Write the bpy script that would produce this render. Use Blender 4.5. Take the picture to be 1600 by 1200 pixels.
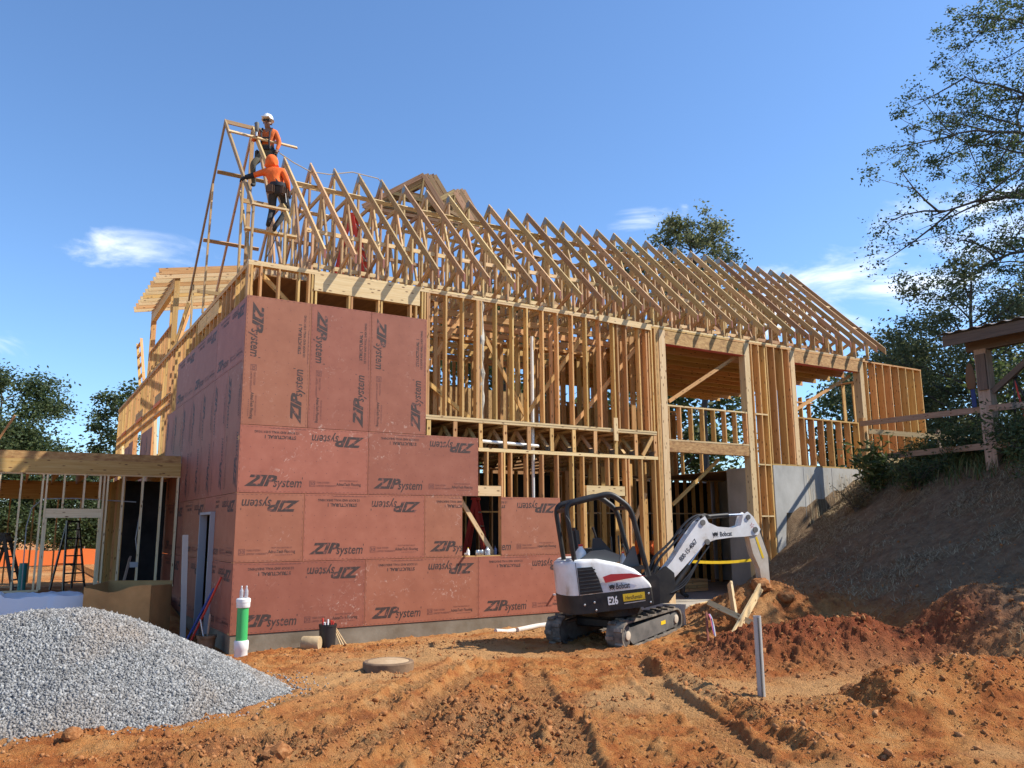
import bpy, bmesh, math, random
import numpy as np
from mathutils import Vector, Matrix

random.seed(7)
RNG = np.random.default_rng(11)
for o in list(bpy.data.objects):
    bpy.data.objects.remove(o)
scene = bpy.context.scene
COL = scene.collection

# ------------------------------------------------------------------ camera
cam_data = bpy.data.cameras.new('camera')
cam = bpy.data.objects.new('camera', cam_data)
COL.objects.link(cam)
cam_data.sensor_width = 36.0
cam_data.lens = 28.35
cam_data.clip_start = 0.05
cam_data.clip_end = 2000
CR = Matrix(((0.85359, -0.08595, -0.51381), (-0.52091, -0.15379, -0.83965), (-0.00685, 0.98436, -0.17604)))
cam.matrix_world = Matrix.Translation((-3.336, -14.80, 1.784)) @ CR.to_4x4()
scene.camera = cam

# ------------------------------------------------------------------ sky and sun
SUN = Vector((0.88, -0.50, 1.0)).normalized()          # towards the sun
SUN_EL = math.asin(SUN.z)
SUN_AZ = math.atan2(SUN.x, SUN.y)                      # clockwise from +Y
world = bpy.data.worlds.new('World')
scene.world = world
world.use_nodes = True
wt = world.node_tree
wt.nodes.clear()
def wn(t, **k):
    n = wt.nodes.new(t)
    for a, b in k.items():
        setattr(n, a, b)
    return n
def wmath(op, a, b=None, clamp=False):
    n = wn('ShaderNodeMath', operation=op, use_clamp=clamp)
    for i, v in enumerate((a, b)):
        if v is None: continue
        if isinstance(v, (int, float)): n.inputs[i].default_value = v
        else: wt.links.new(v, n.inputs[i])
    return n.outputs[0]
w_out = wn('ShaderNodeOutputWorld')
w_bg = wn('ShaderNodeBackground')
w_sky = wn('ShaderNodeTexSky', sky_type='NISHITA', sun_disc=False, sun_elevation=SUN_EL, sun_rotation=SUN_AZ,
           altitude=250, air_density=1.0, dust_density=0.35, ozone_density=2.6)
w_bg.inputs['Strength'].default_value = 0.138
w_tc = wn('ShaderNodeTexCoord')
w_map = wn('ShaderNodeMapping')
w_map.inputs['Scale'].default_value = (1, 1, 2.6)
wt.links.new(w_tc.outputs['Generated'], w_map.inputs['Vector'])
w_no = wn('ShaderNodeTexNoise', noise_dimensions='3D')
w_no.inputs['Scale'].default_value = 7.5
w_no.inputs['Detail'].default_value = 9
w_no.inputs['Roughness'].default_value = 0.58
w_no.inputs['Distortion'].default_value = 0.7
wt.links.new(w_map.outputs[0], w_no.inputs['Vector'])
# cloud banks stand in a few directions, thin and wispy elsewhere
def lobe(d, wid, squash=1.0):
    d = Vector(d).normalized()
    sub = wn('ShaderNodeVectorMath', operation='SUBTRACT')
    wt.links.new(w_tc.outputs['Generated'], sub.inputs[0]); sub.inputs[1].default_value = d
    mul = wn('ShaderNodeVectorMath', operation='MULTIPLY')
    wt.links.new(sub.outputs[0], mul.inputs[0]); mul.inputs[1].default_value = (1/wid, 1/wid, squash/wid)
    ln = wn('ShaderNodeVectorMath', operation='LENGTH')
    wt.links.new(mul.outputs[0], ln.inputs[0])
    return wmath('SUBTRACT', 1.0, ln.outputs['Value'], clamp=True)
bank = 0.0
for d, wid, sq in (((0.085, 0.95, 0.308), 0.115, 3.6), ((-0.06, 0.98, 0.195), 0.20, 5.0), ((0.615, 0.70, 0.368), 0.075, 3.4),
                   ((0.80, 0.53, 0.250), 0.23, 2.2), ((0.735, 0.62, 0.245), 0.15, 3.0), ((0.86, 0.42, 0.32), 0.20, 2.4), ((0.30, -0.93, 0.22), 0.4, 2.6), ((-0.95, 0.2, 0.2), 0.4, 3.0)):
    l = lobe(d, wid, sq)
    bank = l if isinstance(bank, float) else wmath('MAXIMUM', bank, l)
dens = wmath('ADD', w_no.outputs['Fac'], wmath('MULTIPLY', wmath('POWER', bank, 0.6), 0.40))
ramp = wn('ShaderNodeMapRange', interpolation_type='SMOOTHSTEP')
wt.links.new(dens, ramp.inputs['Value'])
for k, v in (('From Min', 0.72), ('From Max', 1.06), ('To Min', 0.0), ('To Max', 0.80)):
    ramp.inputs[k].default_value = v
w_mix = wn('ShaderNodeMix', data_type='RGBA')
wt.links.new(ramp.outputs[0], w_mix.inputs['Factor'])
w_tint = wn('ShaderNodeMix', data_type='RGBA', blend_type='MULTIPLY')
w_tint.inputs['Factor'].default_value = 1.0
w_tint.inputs['B'].default_value = (0.82, 1.0, 1.17, 1)
wt.links.new(w_sky.outputs[0], w_tint.inputs['A'])
wt.links.new(w_tint.outputs['Result'], w_mix.inputs['A'])
w_mix.inputs['B'].default_value = (8.0, 8.2, 8.6, 1)
wt.links.new(w_mix.outputs['Result'], w_bg.inputs['Color'])
wt.links.new(w_bg.outputs[0], w_out.inputs[0])

sun_data = bpy.data.lights.new('sun', 'SUN')
sun_data.energy = 5.0
sun_data.angle = math.radians(0.53)
sun_data.color = (1.0, 0.94, 0.84)
sun = bpy.data.objects.new('sun', sun_data)
COL.objects.link(sun)
sun.rotation_euler = SUN.to_track_quat('Z', 'Y').to_euler()
sun.location = (20, -20, 30)

scene.view_settings.view_transform = 'Standard'
scene.view_settings.look = 'None'
scene.view_settings.exposure = 0.5
scene.view_settings.gamma = 1.0
scene.view_settings.use_curve_mapping = False
scene.cycles.max_bounces = 6
scene.cycles.diffuse_bounces = 3
scene.cycles.transparent_max_bounces = 8
scene.cycles.use_denoising = True

# ------------------------------------------------------------------ helpers
WM = {}
def new(name, mesh, M=None, parent=None, mat=None):
    o = bpy.data.objects.new(name, mesh)
    COL.objects.link(o)
    M = M if M is not None else Matrix.Identity(4)
    if parent is not None:
        o.parent = parent
        o.matrix_basis = WM[parent.name].inverted() @ M
    else:
        o.matrix_basis = M
    WM[o.name] = M
    if mat is not None and mesh is not None and not mesh.materials:
        mesh.materials.append(mat)
    return o
def T(x, y, z): return Matrix.Translation((x, y, z))
def Rz(a): return Matrix.Rotation(a, 4, 'Z')
def tag(o, label=None, cat=None, group=None, kind=None):
    if label: o['label'] = label
    if cat: o['category'] = cat
    if group: o['group'] = group
    if kind: o['kind'] = kind
    return o
def thing(name, label, cat, loc=(0, 0, 0), rz=0, group=None):
    return tag(new(name, None, T(*loc) @ Rz(rz)), label, cat, group)
def me_from(name, v, f, smooth=False):
    m = bpy.data.meshes.new(name)
    m.from_pydata([tuple(p) for p in v], [], [tuple(q) for q in f])
    if smooth:
        m.polygons.foreach_set('use_smooth', [True] * len(m.polygons))
    m.update()
    return m
def np_mesh(name, v, f, smooth=False):
    v = np.asarray(v, np.float32); f = np.asarray(f, np.int32)
    m = bpy.data.meshes.new(name)
    n, k = f.shape
    m.vertices.add(len(v)); m.vertices.foreach_set('co', v.ravel())
    m.loops.add(n * k); m.loops.foreach_set('vertex_index', f.ravel())
    m.polygons.add(n)
    m.polygons.foreach_set('loop_start', np.arange(0, n * k, k, dtype=np.int32))
    m.polygons.foreach_set('loop_total', np.full(n, k, np.int32))
    if smooth: m.polygons.foreach_set('use_smooth', np.ones(n, bool))
    m.update(calc_edges=True)
    m.validate()
    return m
_box = {}
def box_mesh(w, d, l, mat):
    key = (round(w, 3), round(d, 3), round(l, 2), mat.name)
    if key in _box: return _box[key]
    w, d, l = key[0] / 2, key[1] / 2, key[2] / 2
    v = [(x, y, z) for z in (-l, l) for y in (-d, d) for x in (-w, w)]
    f = [(0, 2, 3, 1), (4, 5, 7, 6), (0, 1, 5, 4), (2, 6, 7, 3), (0, 4, 6, 2), (1, 3, 7, 5)]
    m = me_from('board', v, f); m.materials.append(mat)
    _box[key] = m
    return m
def axes(p0, p1, hint):
    p0, p1 = Vector(p0), Vector(p1)
    z = (p1 - p0).normalized()
    y = Vector(hint)
    y = y - z * y.dot(z)
    if y.length < 1e-5:
        y = Vector((1, 0, 0)) if abs(z.x) < .9 else Vector((0, 1, 0))
        y = y - z * y.dot(z)
    y.normalize()
    x = y.cross(z)
    M = Matrix((x, y, z)).transposed().to_4x4()
    M.translation = (p0 + p1) / 2
    return M, (p1 - p0).length
JIT = 0.0025
def beam(parent, name, p0, p1, w, d, mat, hint=(0, 1, 0), jit=None):
    """a board from p0 to p1, w thick, d deep along the hint direction"""
    j = JIT if jit is None else jit
    if j:
        p0 = Vector(p0) + Vector([random.uniform(-j, j) for _ in range(3)])
        p1 = Vector(p1) + Vector([random.uniform(-j, j) for _ in range(3)])
    M, L = axes(p0, p1, hint)
    return new(name, box_mesh(w, d, L, mat), M, parent)
def bm_obj(name, bm, mat, parent=None, M=None, smooth=False, bevel=0.0, seg=1):
    if bevel:
        bmesh.ops.remove_doubles(bm, verts=bm.verts, dist=1e-5)
        es = [e for e in bm.edges if len(e.link_faces) == 2 and e.calc_face_angle(0) > 0.5]
        bmesh.ops.bevel(bm, geom=es, offset=bevel, segments=seg, affect='EDGES', clamp_overlap=True)
    bmesh.ops.recalc_face_normals(bm, faces=bm.faces)
    m = bpy.data.meshes.new(name)
    bm.to_mesh(m); bm.free()
    if smooth:
        m.polygons.foreach_set('use_smooth', [True] * len(m.polygons))
        try: m.set_sharp_from_angle(angle=math.radians(40))
        except Exception: pass
    m.materials.append(mat)
    return new(name, m, M if M is not None else (WM[parent.name] if parent is not None else None), parent)
def add_box(bm, c, s, M=None):
    g = bmesh.ops.create_cube(bm, size=1.0)['verts']
    for v in g:
        v.co = Vector((v.co.x * s[0] + c[0], v.co.y * s[1] + c[1], v.co.z * s[2] + c[2]))
        if M is not None: v.co = M @ v.co
    return g
def add_prism(bm, prof, y0, y1, plane='xz', M=None):
    """closed profile (list of 2-D points) pulled along the third axis"""
    def P(a, b, t):
        q = Vector((a, t, b)) if plane == 'xz' else (Vector((a, b, t)) if plane == 'xy' else Vector((t, a, b)))
        return M @ q if M is not None else q
    A = [bm.verts.new(P(a, b, y0)) for a, b in prof]
    B = [bm.verts.new(P(a, b, y1)) for a, b in prof]
    n = len(prof)
    bm.faces.new(A); bm.faces.new(B[::-1])
    for i in range(n):
        bm.faces.new((A[i], A[(i + 1) % n], B[(i + 1) % n], B[i]))
def add_tube(bm, pts, rad, seg=10, cap=True):
    """round tube along a polyline; rad a number or one for each point"""
    pts = [Vector(p) for p in pts]
    rads = rad if isinstance(rad, (list, tuple)) else [rad] * len(pts)
    rings, prev = [], None
    for i, p in enumerate(pts):
        t = (pts[min(i + 1, len(pts) - 1)] - pts[max(i - 1, 0)]).normalized()
        if prev is None:
            x = t.orthogonal().normalized()
        else:
            x = (prev - t * prev.dot(t))
            x = x.normalized() if x.length > 1e-6 else t.orthogonal().normalized()
        prev = x
        y = t.cross(x)
        rings.append([bm.verts.new(p + (x * math.cos(a) + y * math.sin(a)) * rads[i]) for a in [2 * math.pi * k / seg for k in range(seg)]])
    for a, b in zip(rings, rings[1:]):
        for k in range(seg):
            bm.faces.new((a[k], a[(k + 1) % seg], b[(k + 1) % seg], b[k]))
    if cap:
        bm.faces.new(rings[0][::-1]); bm.faces.new(rings[-1])
def add_lathe(bm, prof, seg=20, M=None):
    """profile of (radius, z) turned about z"""
    rings = []
    for r, z in prof:
        rings.append([bm.verts.new((M or Matrix.Identity(4)) @ Vector((r * math.cos(2 * math.pi * k / seg), r * math.sin(2 * math.pi * k / seg), z))) for k in range(seg)])
    for a, b in zip(rings, rings[1:]):
        for k in range(seg):
            bm.faces.new((a[k], a[(k + 1) % seg], b[(k + 1) % seg], b[k]))
    bm.faces.new(rings[0][::-1]); bm.faces.new(rings[-1])
def tube_obj(name, pts, rad, mat, parent=None, seg=10, smooth=True):
    bm = bmesh.new(); add_tube(bm, pts, rad, seg)
    return bm_obj(name, bm, mat, parent, Matrix.Identity(4), smooth)
def copy_tree(o, M, parent=None):
    c = o.copy(); COL.objects.link(c)
    if parent is not None: c.parent = parent
    if parent is None: c.matrix_basis = M
    WM[c.name] = M
    for ch in o.children:
        k = copy_tree(ch, M @ ch.matrix_basis, c)
    return c

def add_strip(bm, A, B, off):
    """ribbon between two rows of points, given thickness along off"""
    off = Vector(off); A = [Vector(p) for p in A]; B = [Vector(p) for p in B]
    R = [[bm.verts.new(p) for p in row] for row in (A, B, [p + off for p in B], [p + off for p in A])]
    for a, b in zip(R, R[1:] + R[:1]):
        for k in range(len(A) - 1): bm.faces.new((a[k], a[k + 1], b[k + 1], b[k]))
    bm.faces.new([r[0] for r in R]); bm.faces.new([r[-1] for r in R][::-1])

# ------------------------------------------------------------------ materials
def mat(name, col, rough=0.7, metal=0.0, spec=0.5, trans=None, coat=0.0):
    m = bpy.data.materials.new(name); m.use_nodes = True
    b = m.node_tree.nodes['Principled BSDF']
    b.inputs['Base Color'].default_value = (*col, 1)
    b.inputs['Roughness'].default_value = rough
    b.inputs['Metallic'].default_value = metal
    b.inputs['Specular IOR Level'].default_value = spec
    if coat: b.inputs['Coat Weight'].default_value = coat
    if trans: b.inputs['Transmission Weight'].default_value = trans
    return m
def nd(m, t, **k):
    n = m.node_tree.nodes.new(t)
    for a, b in k.items(): setattr(n, a, b)
    return n
def lk(m, a, b): m.node_tree.links.new(a, b)
def ramp_node(m, stops):
    r = nd(m, 'ShaderNodeValToRGB')
    e = r.color_ramp.elements
    while len(e) < len(stops): e.new(0.5)
    for q, (p, c) in zip(e, stops):
        q.position = p; q.color = (*c, 1)
    return r
def noise_mat(name, stops, scale=5.0, rough=0.8, bump=0.0, bscale=None, detail=6, coords='Object', stretch=(1, 1, 1), spec=0.4, rand=0.0, dist=0.02, metal=0.0):
    """colour from a noise ramp, relief from a second noise, slight tone change for each object"""
    m = mat(name, stops[0][1], rough, metal, spec)
    b = m.node_tree.nodes['Principled BSDF']
    tc = nd(m, 'ShaderNodeTexCoord'); mp = nd(m, 'ShaderNodeMapping')
    mp.inputs['Scale'].default_value = stretch
    lk(m, tc.outputs[coords], mp.inputs['Vector'])
    oi = nd(m, 'ShaderNodeObjectInfo')
    ml = nd(m, 'ShaderNodeMath', operation='MULTIPLY'); ml.inputs[1].default_value = 37.0
    lk(m, oi.outputs['Random'], ml.inputs[0])
    no = nd(m, 'ShaderNodeTexNoise', noise_dimensions='4D')
    no.inputs['Scale'].default_value = scale; no.inputs['Detail'].default_value = detail; no.inputs['Roughness'].default_value = 0.6
    lk(m, mp.outputs[0], no.inputs['Vector']); lk(m, ml.outputs[0], no.inputs['W'])
    r = ramp_node(m, stops)
    lk(m, no.outputs['Fac'], r.inputs[0])
    out = r.outputs[0]
    if rand:
        hs = nd(m, 'ShaderNodeHueSaturation')
        mr = nd(m, 'ShaderNodeMapRange'); mr.inputs['To Min'].default_value = 1 - rand; mr.inputs['To Max'].default_value = 1 + rand
        lk(m, oi.outputs['Random'], mr.inputs['Value']); lk(m, mr.outputs[0], hs.inputs['Value'])
        mh = nd(m, 'ShaderNodeMath', operation='MULTIPLY'); mh.inputs[1].default_value = 7.31
        fr = nd(m, 'ShaderNodeMath', operation='FRACT'); mr2 = nd(m, 'ShaderNodeMapRange')
        mr2.inputs['To Min'].default_value = 0.5 - 0.06 * rand; mr2.inputs['To Max'].default_value = 0.5 + 0.06 * rand
        lk(m, oi.outputs['Random'], mh.inputs[0]); lk(m, mh.outputs[0], fr.inputs[0]); lk(m, fr.outputs[0], mr2.inputs['Value']); lk(m, mr2.outputs[0], hs.inputs['Hue'])
        lk(m, out, hs.inputs['Color']); out = hs.outputs[0]
    lk(m, out, b.inputs['Base Color'])
    if bump:
        n2 = nd(m, 'ShaderNodeTexNoise'); n2.inputs['Scale'].default_value = bscale or scale * 3; n2.inputs['Detail'].default_value = 8
        lk(m, mp.outputs[0], n2.inputs['Vector'])
        bu = nd(m, 'ShaderNodeBump'); bu.inputs['Strength'].default_value = bump; bu.inputs['Distance'].default_value = dist
        lk(m, n2.outputs['Fac'], bu.inputs['Height']); lk(m, bu.outputs[0], b.inputs['Normal'])
    return m
def wood_mat(name, pale, mid, dark, rand=0.22, knots=True):
    """sawn lumber: grain drawn out along the board's own length (local z), knots, tone changing from board to board"""
    m = noise_mat(name, [(0.25, dark), (0.48, mid), (0.75, pale)], scale=1.0, rough=0.72, bump=0.25, bscale=2.0, stretch=(38, 38, 1.6), rand=rand, dist=0.004)
    if knots:
        b = m.node_tree.nodes['Principled BSDF']
        src = b.inputs['Base Color'].links[0].from_socket
        tc = nd(m, 'ShaderNodeTexCoord'); mp = nd(m, 'ShaderNodeMapping'); mp.inputs['Scale'].default_value = (14, 14, 5)
        lk(m, tc.outputs['Object'], mp.inputs['Vector'])
        oi = nd(m, 'ShaderNodeObjectInfo'); vm = nd(m, 'ShaderNodeVectorMath', operation='ADD'); ml = nd(m, 'ShaderNodeMath', operation='MULTIPLY'); ml.inputs[1].default_value = 91.0
        lk(m, oi.outputs['Random'], ml.inputs[0]); lk(m, mp.outputs[0], vm.inputs[0]); lk(m, ml.outputs[0], vm.inputs[1])
        vo = nd(m, 'ShaderNodeTexVoronoi', feature='F1'); vo.inputs['Scale'].default_value = 0.9
        lk(m, vm.outputs[0], vo.inputs['Vector'])
        mr = nd(m, 'ShaderNodeMapRange'); mr.inputs['From Min'].default_value = 0.10; mr.inputs['From Max'].default_value = 0.22
        mr.inputs['To Min'].default_value = 1.0; mr.inputs['To Max'].default_value = 0.0
        lk(m, vo.outputs['Distance'], mr.inputs['Value'])
        mx = nd(m, 'ShaderNodeMix', data_type='RGBA'); mx.inputs['B'].default_value = (0.16, 0.07, 0.025, 1)
        lk(m, mr.outputs[0], mx.inputs['Factor']); lk(m, src, mx.inputs['A']); lk(m, mx.outputs['Result'], b.inputs['Base Color'])
    return m
M_WOOD = wood_mat('pine_lumber', (0.68, 0.44, 0.19), (0.58, 0.325, 0.112), (0.42, 0.205, 0.062))
M_WOOD2 = wood_mat('truss_lumber', (0.56, 0.39, 0.20), (0.45, 0.285, 0.13), (0.31, 0.175, 0.075), rand=0.3)
M_PALE = wood_mat('pale_lumber', (0.74, 0.57, 0.33), (0.66, 0.47, 0.24), (0.53, 0.34, 0.15), rand=0.12)
M_WINGW = wood_mat('bleached_lumber', (0.80, 0.66, 0.43), (0.72, 0.56, 0.33), (0.6, 0.43, 0.23), rand=0.08)
M_GREYWOOD = wood_mat('weathered_lumber', (0.42, 0.33, 0.26), (0.33, 0.24, 0.18), (0.2, 0.14, 0.10), rand=0.12)
M_REDEND = wood_mat('red_end_lumber', (0.32, 0.13, 0.09), (0.28, 0.10, 0.07), (0.2, 0.07, 0.05), rand=0.1, knots=False)
M_OSB = noise_mat('strand_board', [(0.3, (0.26, 0.13, 0.05)), (0.5, (0.44, 0.25, 0.09)), (0.7, (0.58, 0.37, 0.15))], scale=16, rough=0.75, bump=0.3, bscale=30, detail=3, stretch=(1, 1, 0.45), rand=0.1)
M_PLY = noise_mat('plywood', [(0.3, (0.25, 0.13, 0.055)), (0.6, (0.38, 0.21, 0.09)), (0.8, (0.44, 0.26, 0.12))], scale=2.0, rough=0.75, stretch=(6, 0.7, 1), rand=0.1)
M_STEEL = mat('galvanised_steel', (0.55, 0.55, 0.54), 0.4, 0.9)
M_PLATE = mat('truss_plate_steel', (0.30, 0.29, 0.27), 0.5, 0.8)
M_CONC = noise_mat('cast_concrete', [(0.3, (0.33, 0.32, 0.295)), (0.55, (0.46, 0.45, 0.42)), (0.8, (0.56, 0.55, 0.52))], scale=1.6, rough=0.9, bump=0.25, bscale=22, stretch=(1, 1, 0.6), dist=0.01)
M_FOOT = noise_mat('stained_concrete', [(0.3, (0.15, 0.115, 0.075)), (0.55, (0.22, 0.185, 0.135)), (0.8, (0.30, 0.265, 0.205))], scale=2.2, rough=0.92, bump=0.3, bscale=26, dist=0.01)
M_SLAB = noise_mat('dusty_slab', [(0.3, (0.30, 0.26, 0.21)), (0.7, (0.42, 0.38, 0.32))], scale=1.2, rough=0.9)
def panel_mat():
    """coated sheathing board, faint strand texture, pale scuffs and drips of paste, dusty near the foot"""
    m = noise_mat('sheathing_coating', [(0.25, (0.27, 0.092, 0.052)), (0.5, (0.315, 0.112, 0.064)), (0.8, (0.36, 0.138, 0.082))], scale=3.0, rough=0.62, bump=0.2, bscale=40, spec=0.35, rand=0.10, dist=0.004)
    b = m.node_tree.nodes['Principled BSDF']
    src = b.inputs['Base Color'].links[0].from_socket
    tc = nd(m, 'ShaderNodeTexCoord'); geo = nd(m, 'ShaderNodeNewGeometry')
    n1 = nd(m, 'ShaderNodeTexNoise'); n1.inputs['Scale'].default_value = 9.0; n1.inputs['Detail'].default_value = 10; n1.inputs['Roughness'].default_value = 0.7; n1.inputs['Distortion'].default_value = 1.4
    n2 = nd(m, 'ShaderNodeTexNoise'); n2.inputs['Scale'].default_value = 0.75; n2.inputs['Detail'].default_value = 2
    lk(m, geo.outputs['Position'], n1.inputs['Vector']); lk(m, geo.outputs['Position'], n2.inputs['Vector'])
    a = nd(m, 'ShaderNodeMapRange'); a.inputs['From Min'].default_value = 0.57; a.inputs['From Max'].default_value = 0.68
    c = nd(m, 'ShaderNodeMapRange'); c.inputs['From Min'].default_value = 0.52; c.inputs['From Max'].default_value = 0.66
    lk(m, n1.outputs['Fac'], a.inputs['Value']); lk(m, n2.outputs['Fac'], c.inputs['Value'])
    mu = nd(m, 'ShaderNodeMath', operation='MULTIPLY'); lk(m, a.outputs[0], mu.inputs[0]); lk(m, c.outputs[0], mu.inputs[1])
    m2 = nd(m, 'ShaderNodeMath', operation='MULTIPLY'); m2.inputs[1].default_value = 0.8; lk(m, mu.outputs[0], m2.inputs[0])
    mx = nd(m, 'ShaderNodeMix', data_type='RGBA'); mx.inputs['B'].default_value = (0.66, 0.50, 0.40, 1)
    lk(m, m2.outputs[0], mx.inputs['Factor']); lk(m, src, mx.inputs['A']); lk(m, mx.outputs['Result'], b.inputs['Base Color'])
    return m
M_ZIP = panel_mat()
M_INK = noise_mat('printed_ink', [(0.36, (0.26, 0.085, 0.06)), (0.46, (0.06, 0.036, 0.03)), (0.7, (0.04, 0.027, 0.024))], scale=14, rough=0.65, detail=8)
M_INK2 = mat('faint_ink', (0.16, 0.055, 0.042), 0.65)
M_WHITE = mat('white_plastic', (0.78, 0.78, 0.75), 0.45)
M_BLACK = mat('black_plastic', (0.018, 0.018, 0.019), 0.5)
M_DARK = mat('dark_steel', (0.03, 0.03, 0.032), 0.45, 0.4)
M_RED = mat('red_fibreglass', (0.55, 0.045, 0.03), 0.5)
M_ORANGE = mat('orange_mesh', (0.75, 0.17, 0.03), 0.7)

# ------------------------------------------------------------------ terrain
def vnoise(x, y, seed=0):
    xi = np.floor(x).astype(np.int64); yi = np.floor(y).astype(np.int64)
    fx = x - xi; fy = y - yi
    fx = fx * fx * fx * (fx * (fx * 6 - 15) + 10); fy = fy * fy * fy * (fy * (fy * 6 - 15) + 10)
    def h(a, b):
        n = (a * 374761393 + b * 668265263 + seed * 1442695041) & 0xFFFFFFFF
        n = ((n ^ (n >> 13)) * 1274126177) & 0xFFFFFFFF
        n = (n ^ (n >> 16)) & 0xFFFFFFFF
        return n / 4294967295.0
    return (h(xi, yi) * (1 - fx) + h(xi + 1, yi) * fx) * (1 - fy) + (h(xi, yi + 1) * (1 - fx) + h(xi + 1, yi + 1) * fx) * fy
def fbm(x, y, oct=4, seed=0, gain=0.5, ridged=False):
    s = 0; a = 1.0; t = 0
    for i in range(oct):
        ca, sa = math.cos(i * 1.1 + .4), math.sin(i * 1.1 + .4)
        n = vnoise((x * ca - y * sa) * 2.0 ** i + 17.3 * i, (x * sa + y * ca) * 2.0 ** i - 9.1 * i, seed + i)
        if ridged: n = 1 - abs(2 * n - 1)
        s = s + a * n; t += a; a *= gain
    return s / t
def sst(a, b, x):
    t = np.clip((x - a) / (b - a), 0, 1)
    return t * t * (3 - 2 * t)
def seg_dist(x, y, a, b):
    ax, ay = a; bx, by = b
    dx, dy = bx - ax, by - ay
    L2 = dx * dx + dy * dy
    t = np.clip(((x - ax) * dx + (y - ay) * dy) / L2, 0, 1)
    px, py = ax + t * dx, ay + t * dy
    L = math.sqrt(L2)
    side = ((x - ax) * dy - (y - ay) * dx) / L
    return np.hypot(x - px, y - py), t * L, side
TRACKS = [  # crawler tracks pressed into the clay: two ends, half width, depth
    ((0.45, -9.8), (2.55, -5.6), 0.17, 0.035), ((1.55, -10.6), (3.95, -6.0), 0.18, 0.05), ((-0.75, -7.9), (2.1, -5.0), 0.16, 0.03),
    ((-0.6, -9.0), (1.2, -7.0), 0.16, 0.03), ((-0.9, -5.75), (1.0, -4.3), 0.15, 0.02), ((0.15, -6.3), (2.3, -4.2), 0.15, 0.02)]
def base_height(x, y):
    z = -0.09 + 0 * x
    z = z - 0.21 * sst(-2.6, -0.1, y) * (1 - 0.45 * sst(2, 8, x))
    z = z + 0.07 * sst(-8, -12, y)
    z = z + (0.58 * sst(3.0, 5.6, y) - 0.50 * sst(11, 20, y)) * sst(0.3, -0.3, x)
    # embankment: cut slope climbing to the old grade on the right
    s = (x - 11.6) * 0.894 - y * 0.447
    s = s + 0.5 * (fbm(x * 0.35, y * 0.35, 3, 5) - 0.5)
    hill = np.clip(0.62 * s, 0, None)
    top = 3.45
    k = 0.35
    hill = np.where(hill < top - k, hill, np.where(hill > top + k, top, top - (top + k - hill) ** 2 / (4 * k)))
    inside = (y > 0.02) & ((x < 13.95) | (x < 17.6) & (y > 0.3))
    far = (y > 0.02) & ((x >= 13.95) & (y < 0.3) | (x >= 17.6)) & (x < 40)
    z = z + hill
    z = np.where(far, np.maximum(z, 3.32), z)
    z = np.where(inside & (x > 0.0) & (y < 22), -0.3, z)
    z = np.where(inside & (x > 0.0) & (y >= 22), 0.0, z)
    # dug mound between the excavator and the slope
    z = z + 0.50 * np.exp(-(((x - 10.2) / 1.15) ** 2 + ((y + 2.3) / 1.1) ** 2)) * (y < 0.02)
    z = z + 0.80 * np.exp(-(((x - 8.7) / 1.25) ** 2 + ((y + 4.2) / 0.85) ** 2)) + 0.22 * np.exp(-(((x - 7.7) / 0.8) ** 2 + ((y + 4.35) / 0.6) ** 2))
    # red spoil at the toe, pale berm in front of it
    d, t, sd = seg_dist(x, y, (5.9, -6.3), (8.4, -7.9))
    z = z + 0.50 * np.exp(-(d / 0.62) ** 2) * (0.75 + 0.5 * vnoise(t * 1.3, t * 0 + .5, 3))
    d, t, sd = seg_dist(x, y, (3.95, -9.35), (7.2, -10.9))
    z = z + 0.50 * np.exp(-(d / 0.60) ** 2) * (0.75 + 0.5 * vnoise(t * 1.6, t * 0 + .5, 8)) * sst(0, .8, t + .3)
    d, t, sd = seg_dist(x, y, (2.35, -10.4), (4.35, -5.9))
    z = z + 0.11 * np.exp(-(d / 0.14) ** 2)
    return z
def masks(x, y):
    hillm = sst(0.15, 0.9, ((x - 11.6) * 0.894 - y * 0.447) * 0.62)
    d1, _, _ = seg_dist(x, y, (5.7, -6.2), (9.8, -9.4))
    redm = np.exp(-(d1 / 0.95) ** 2)
    sand = sst(0.46, 0.66, fbm(x * 0.55 + 3, y * 0.55, 4, 21)) * (1 - 0.7 * hillm)
    d, _, _ = seg_dist(x, y, (-0.5, -5.2), (1.2, -3.9))
    sand = np.clip(sand + 0.5 * np.exp(-(d / 0.9) ** 2), 0, 1)
    for a, b, hw, dep in TRACKS:
        d, _, _ = seg_dist(x, y, a, b); sand = np.clip(sand + 0.45 * sst(hw + .05, hw - .05, d), 0, 1)
    brown = np.exp(-(((x - 9.2) / 1.9) ** 2 + ((y + 3.0) / 1.7) ** 2)) + np.exp(-(((x - 0.9) / .9) ** 2 + ((y + 7.4) / 1.0) ** 2)) * .8 + np.exp(-(((x + 1.3) / .8) ** 2 + ((y + 7.2) / .6) ** 2)) * .8
    return hillm, redm, sand, np.clip(brown, 0, 1)
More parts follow.
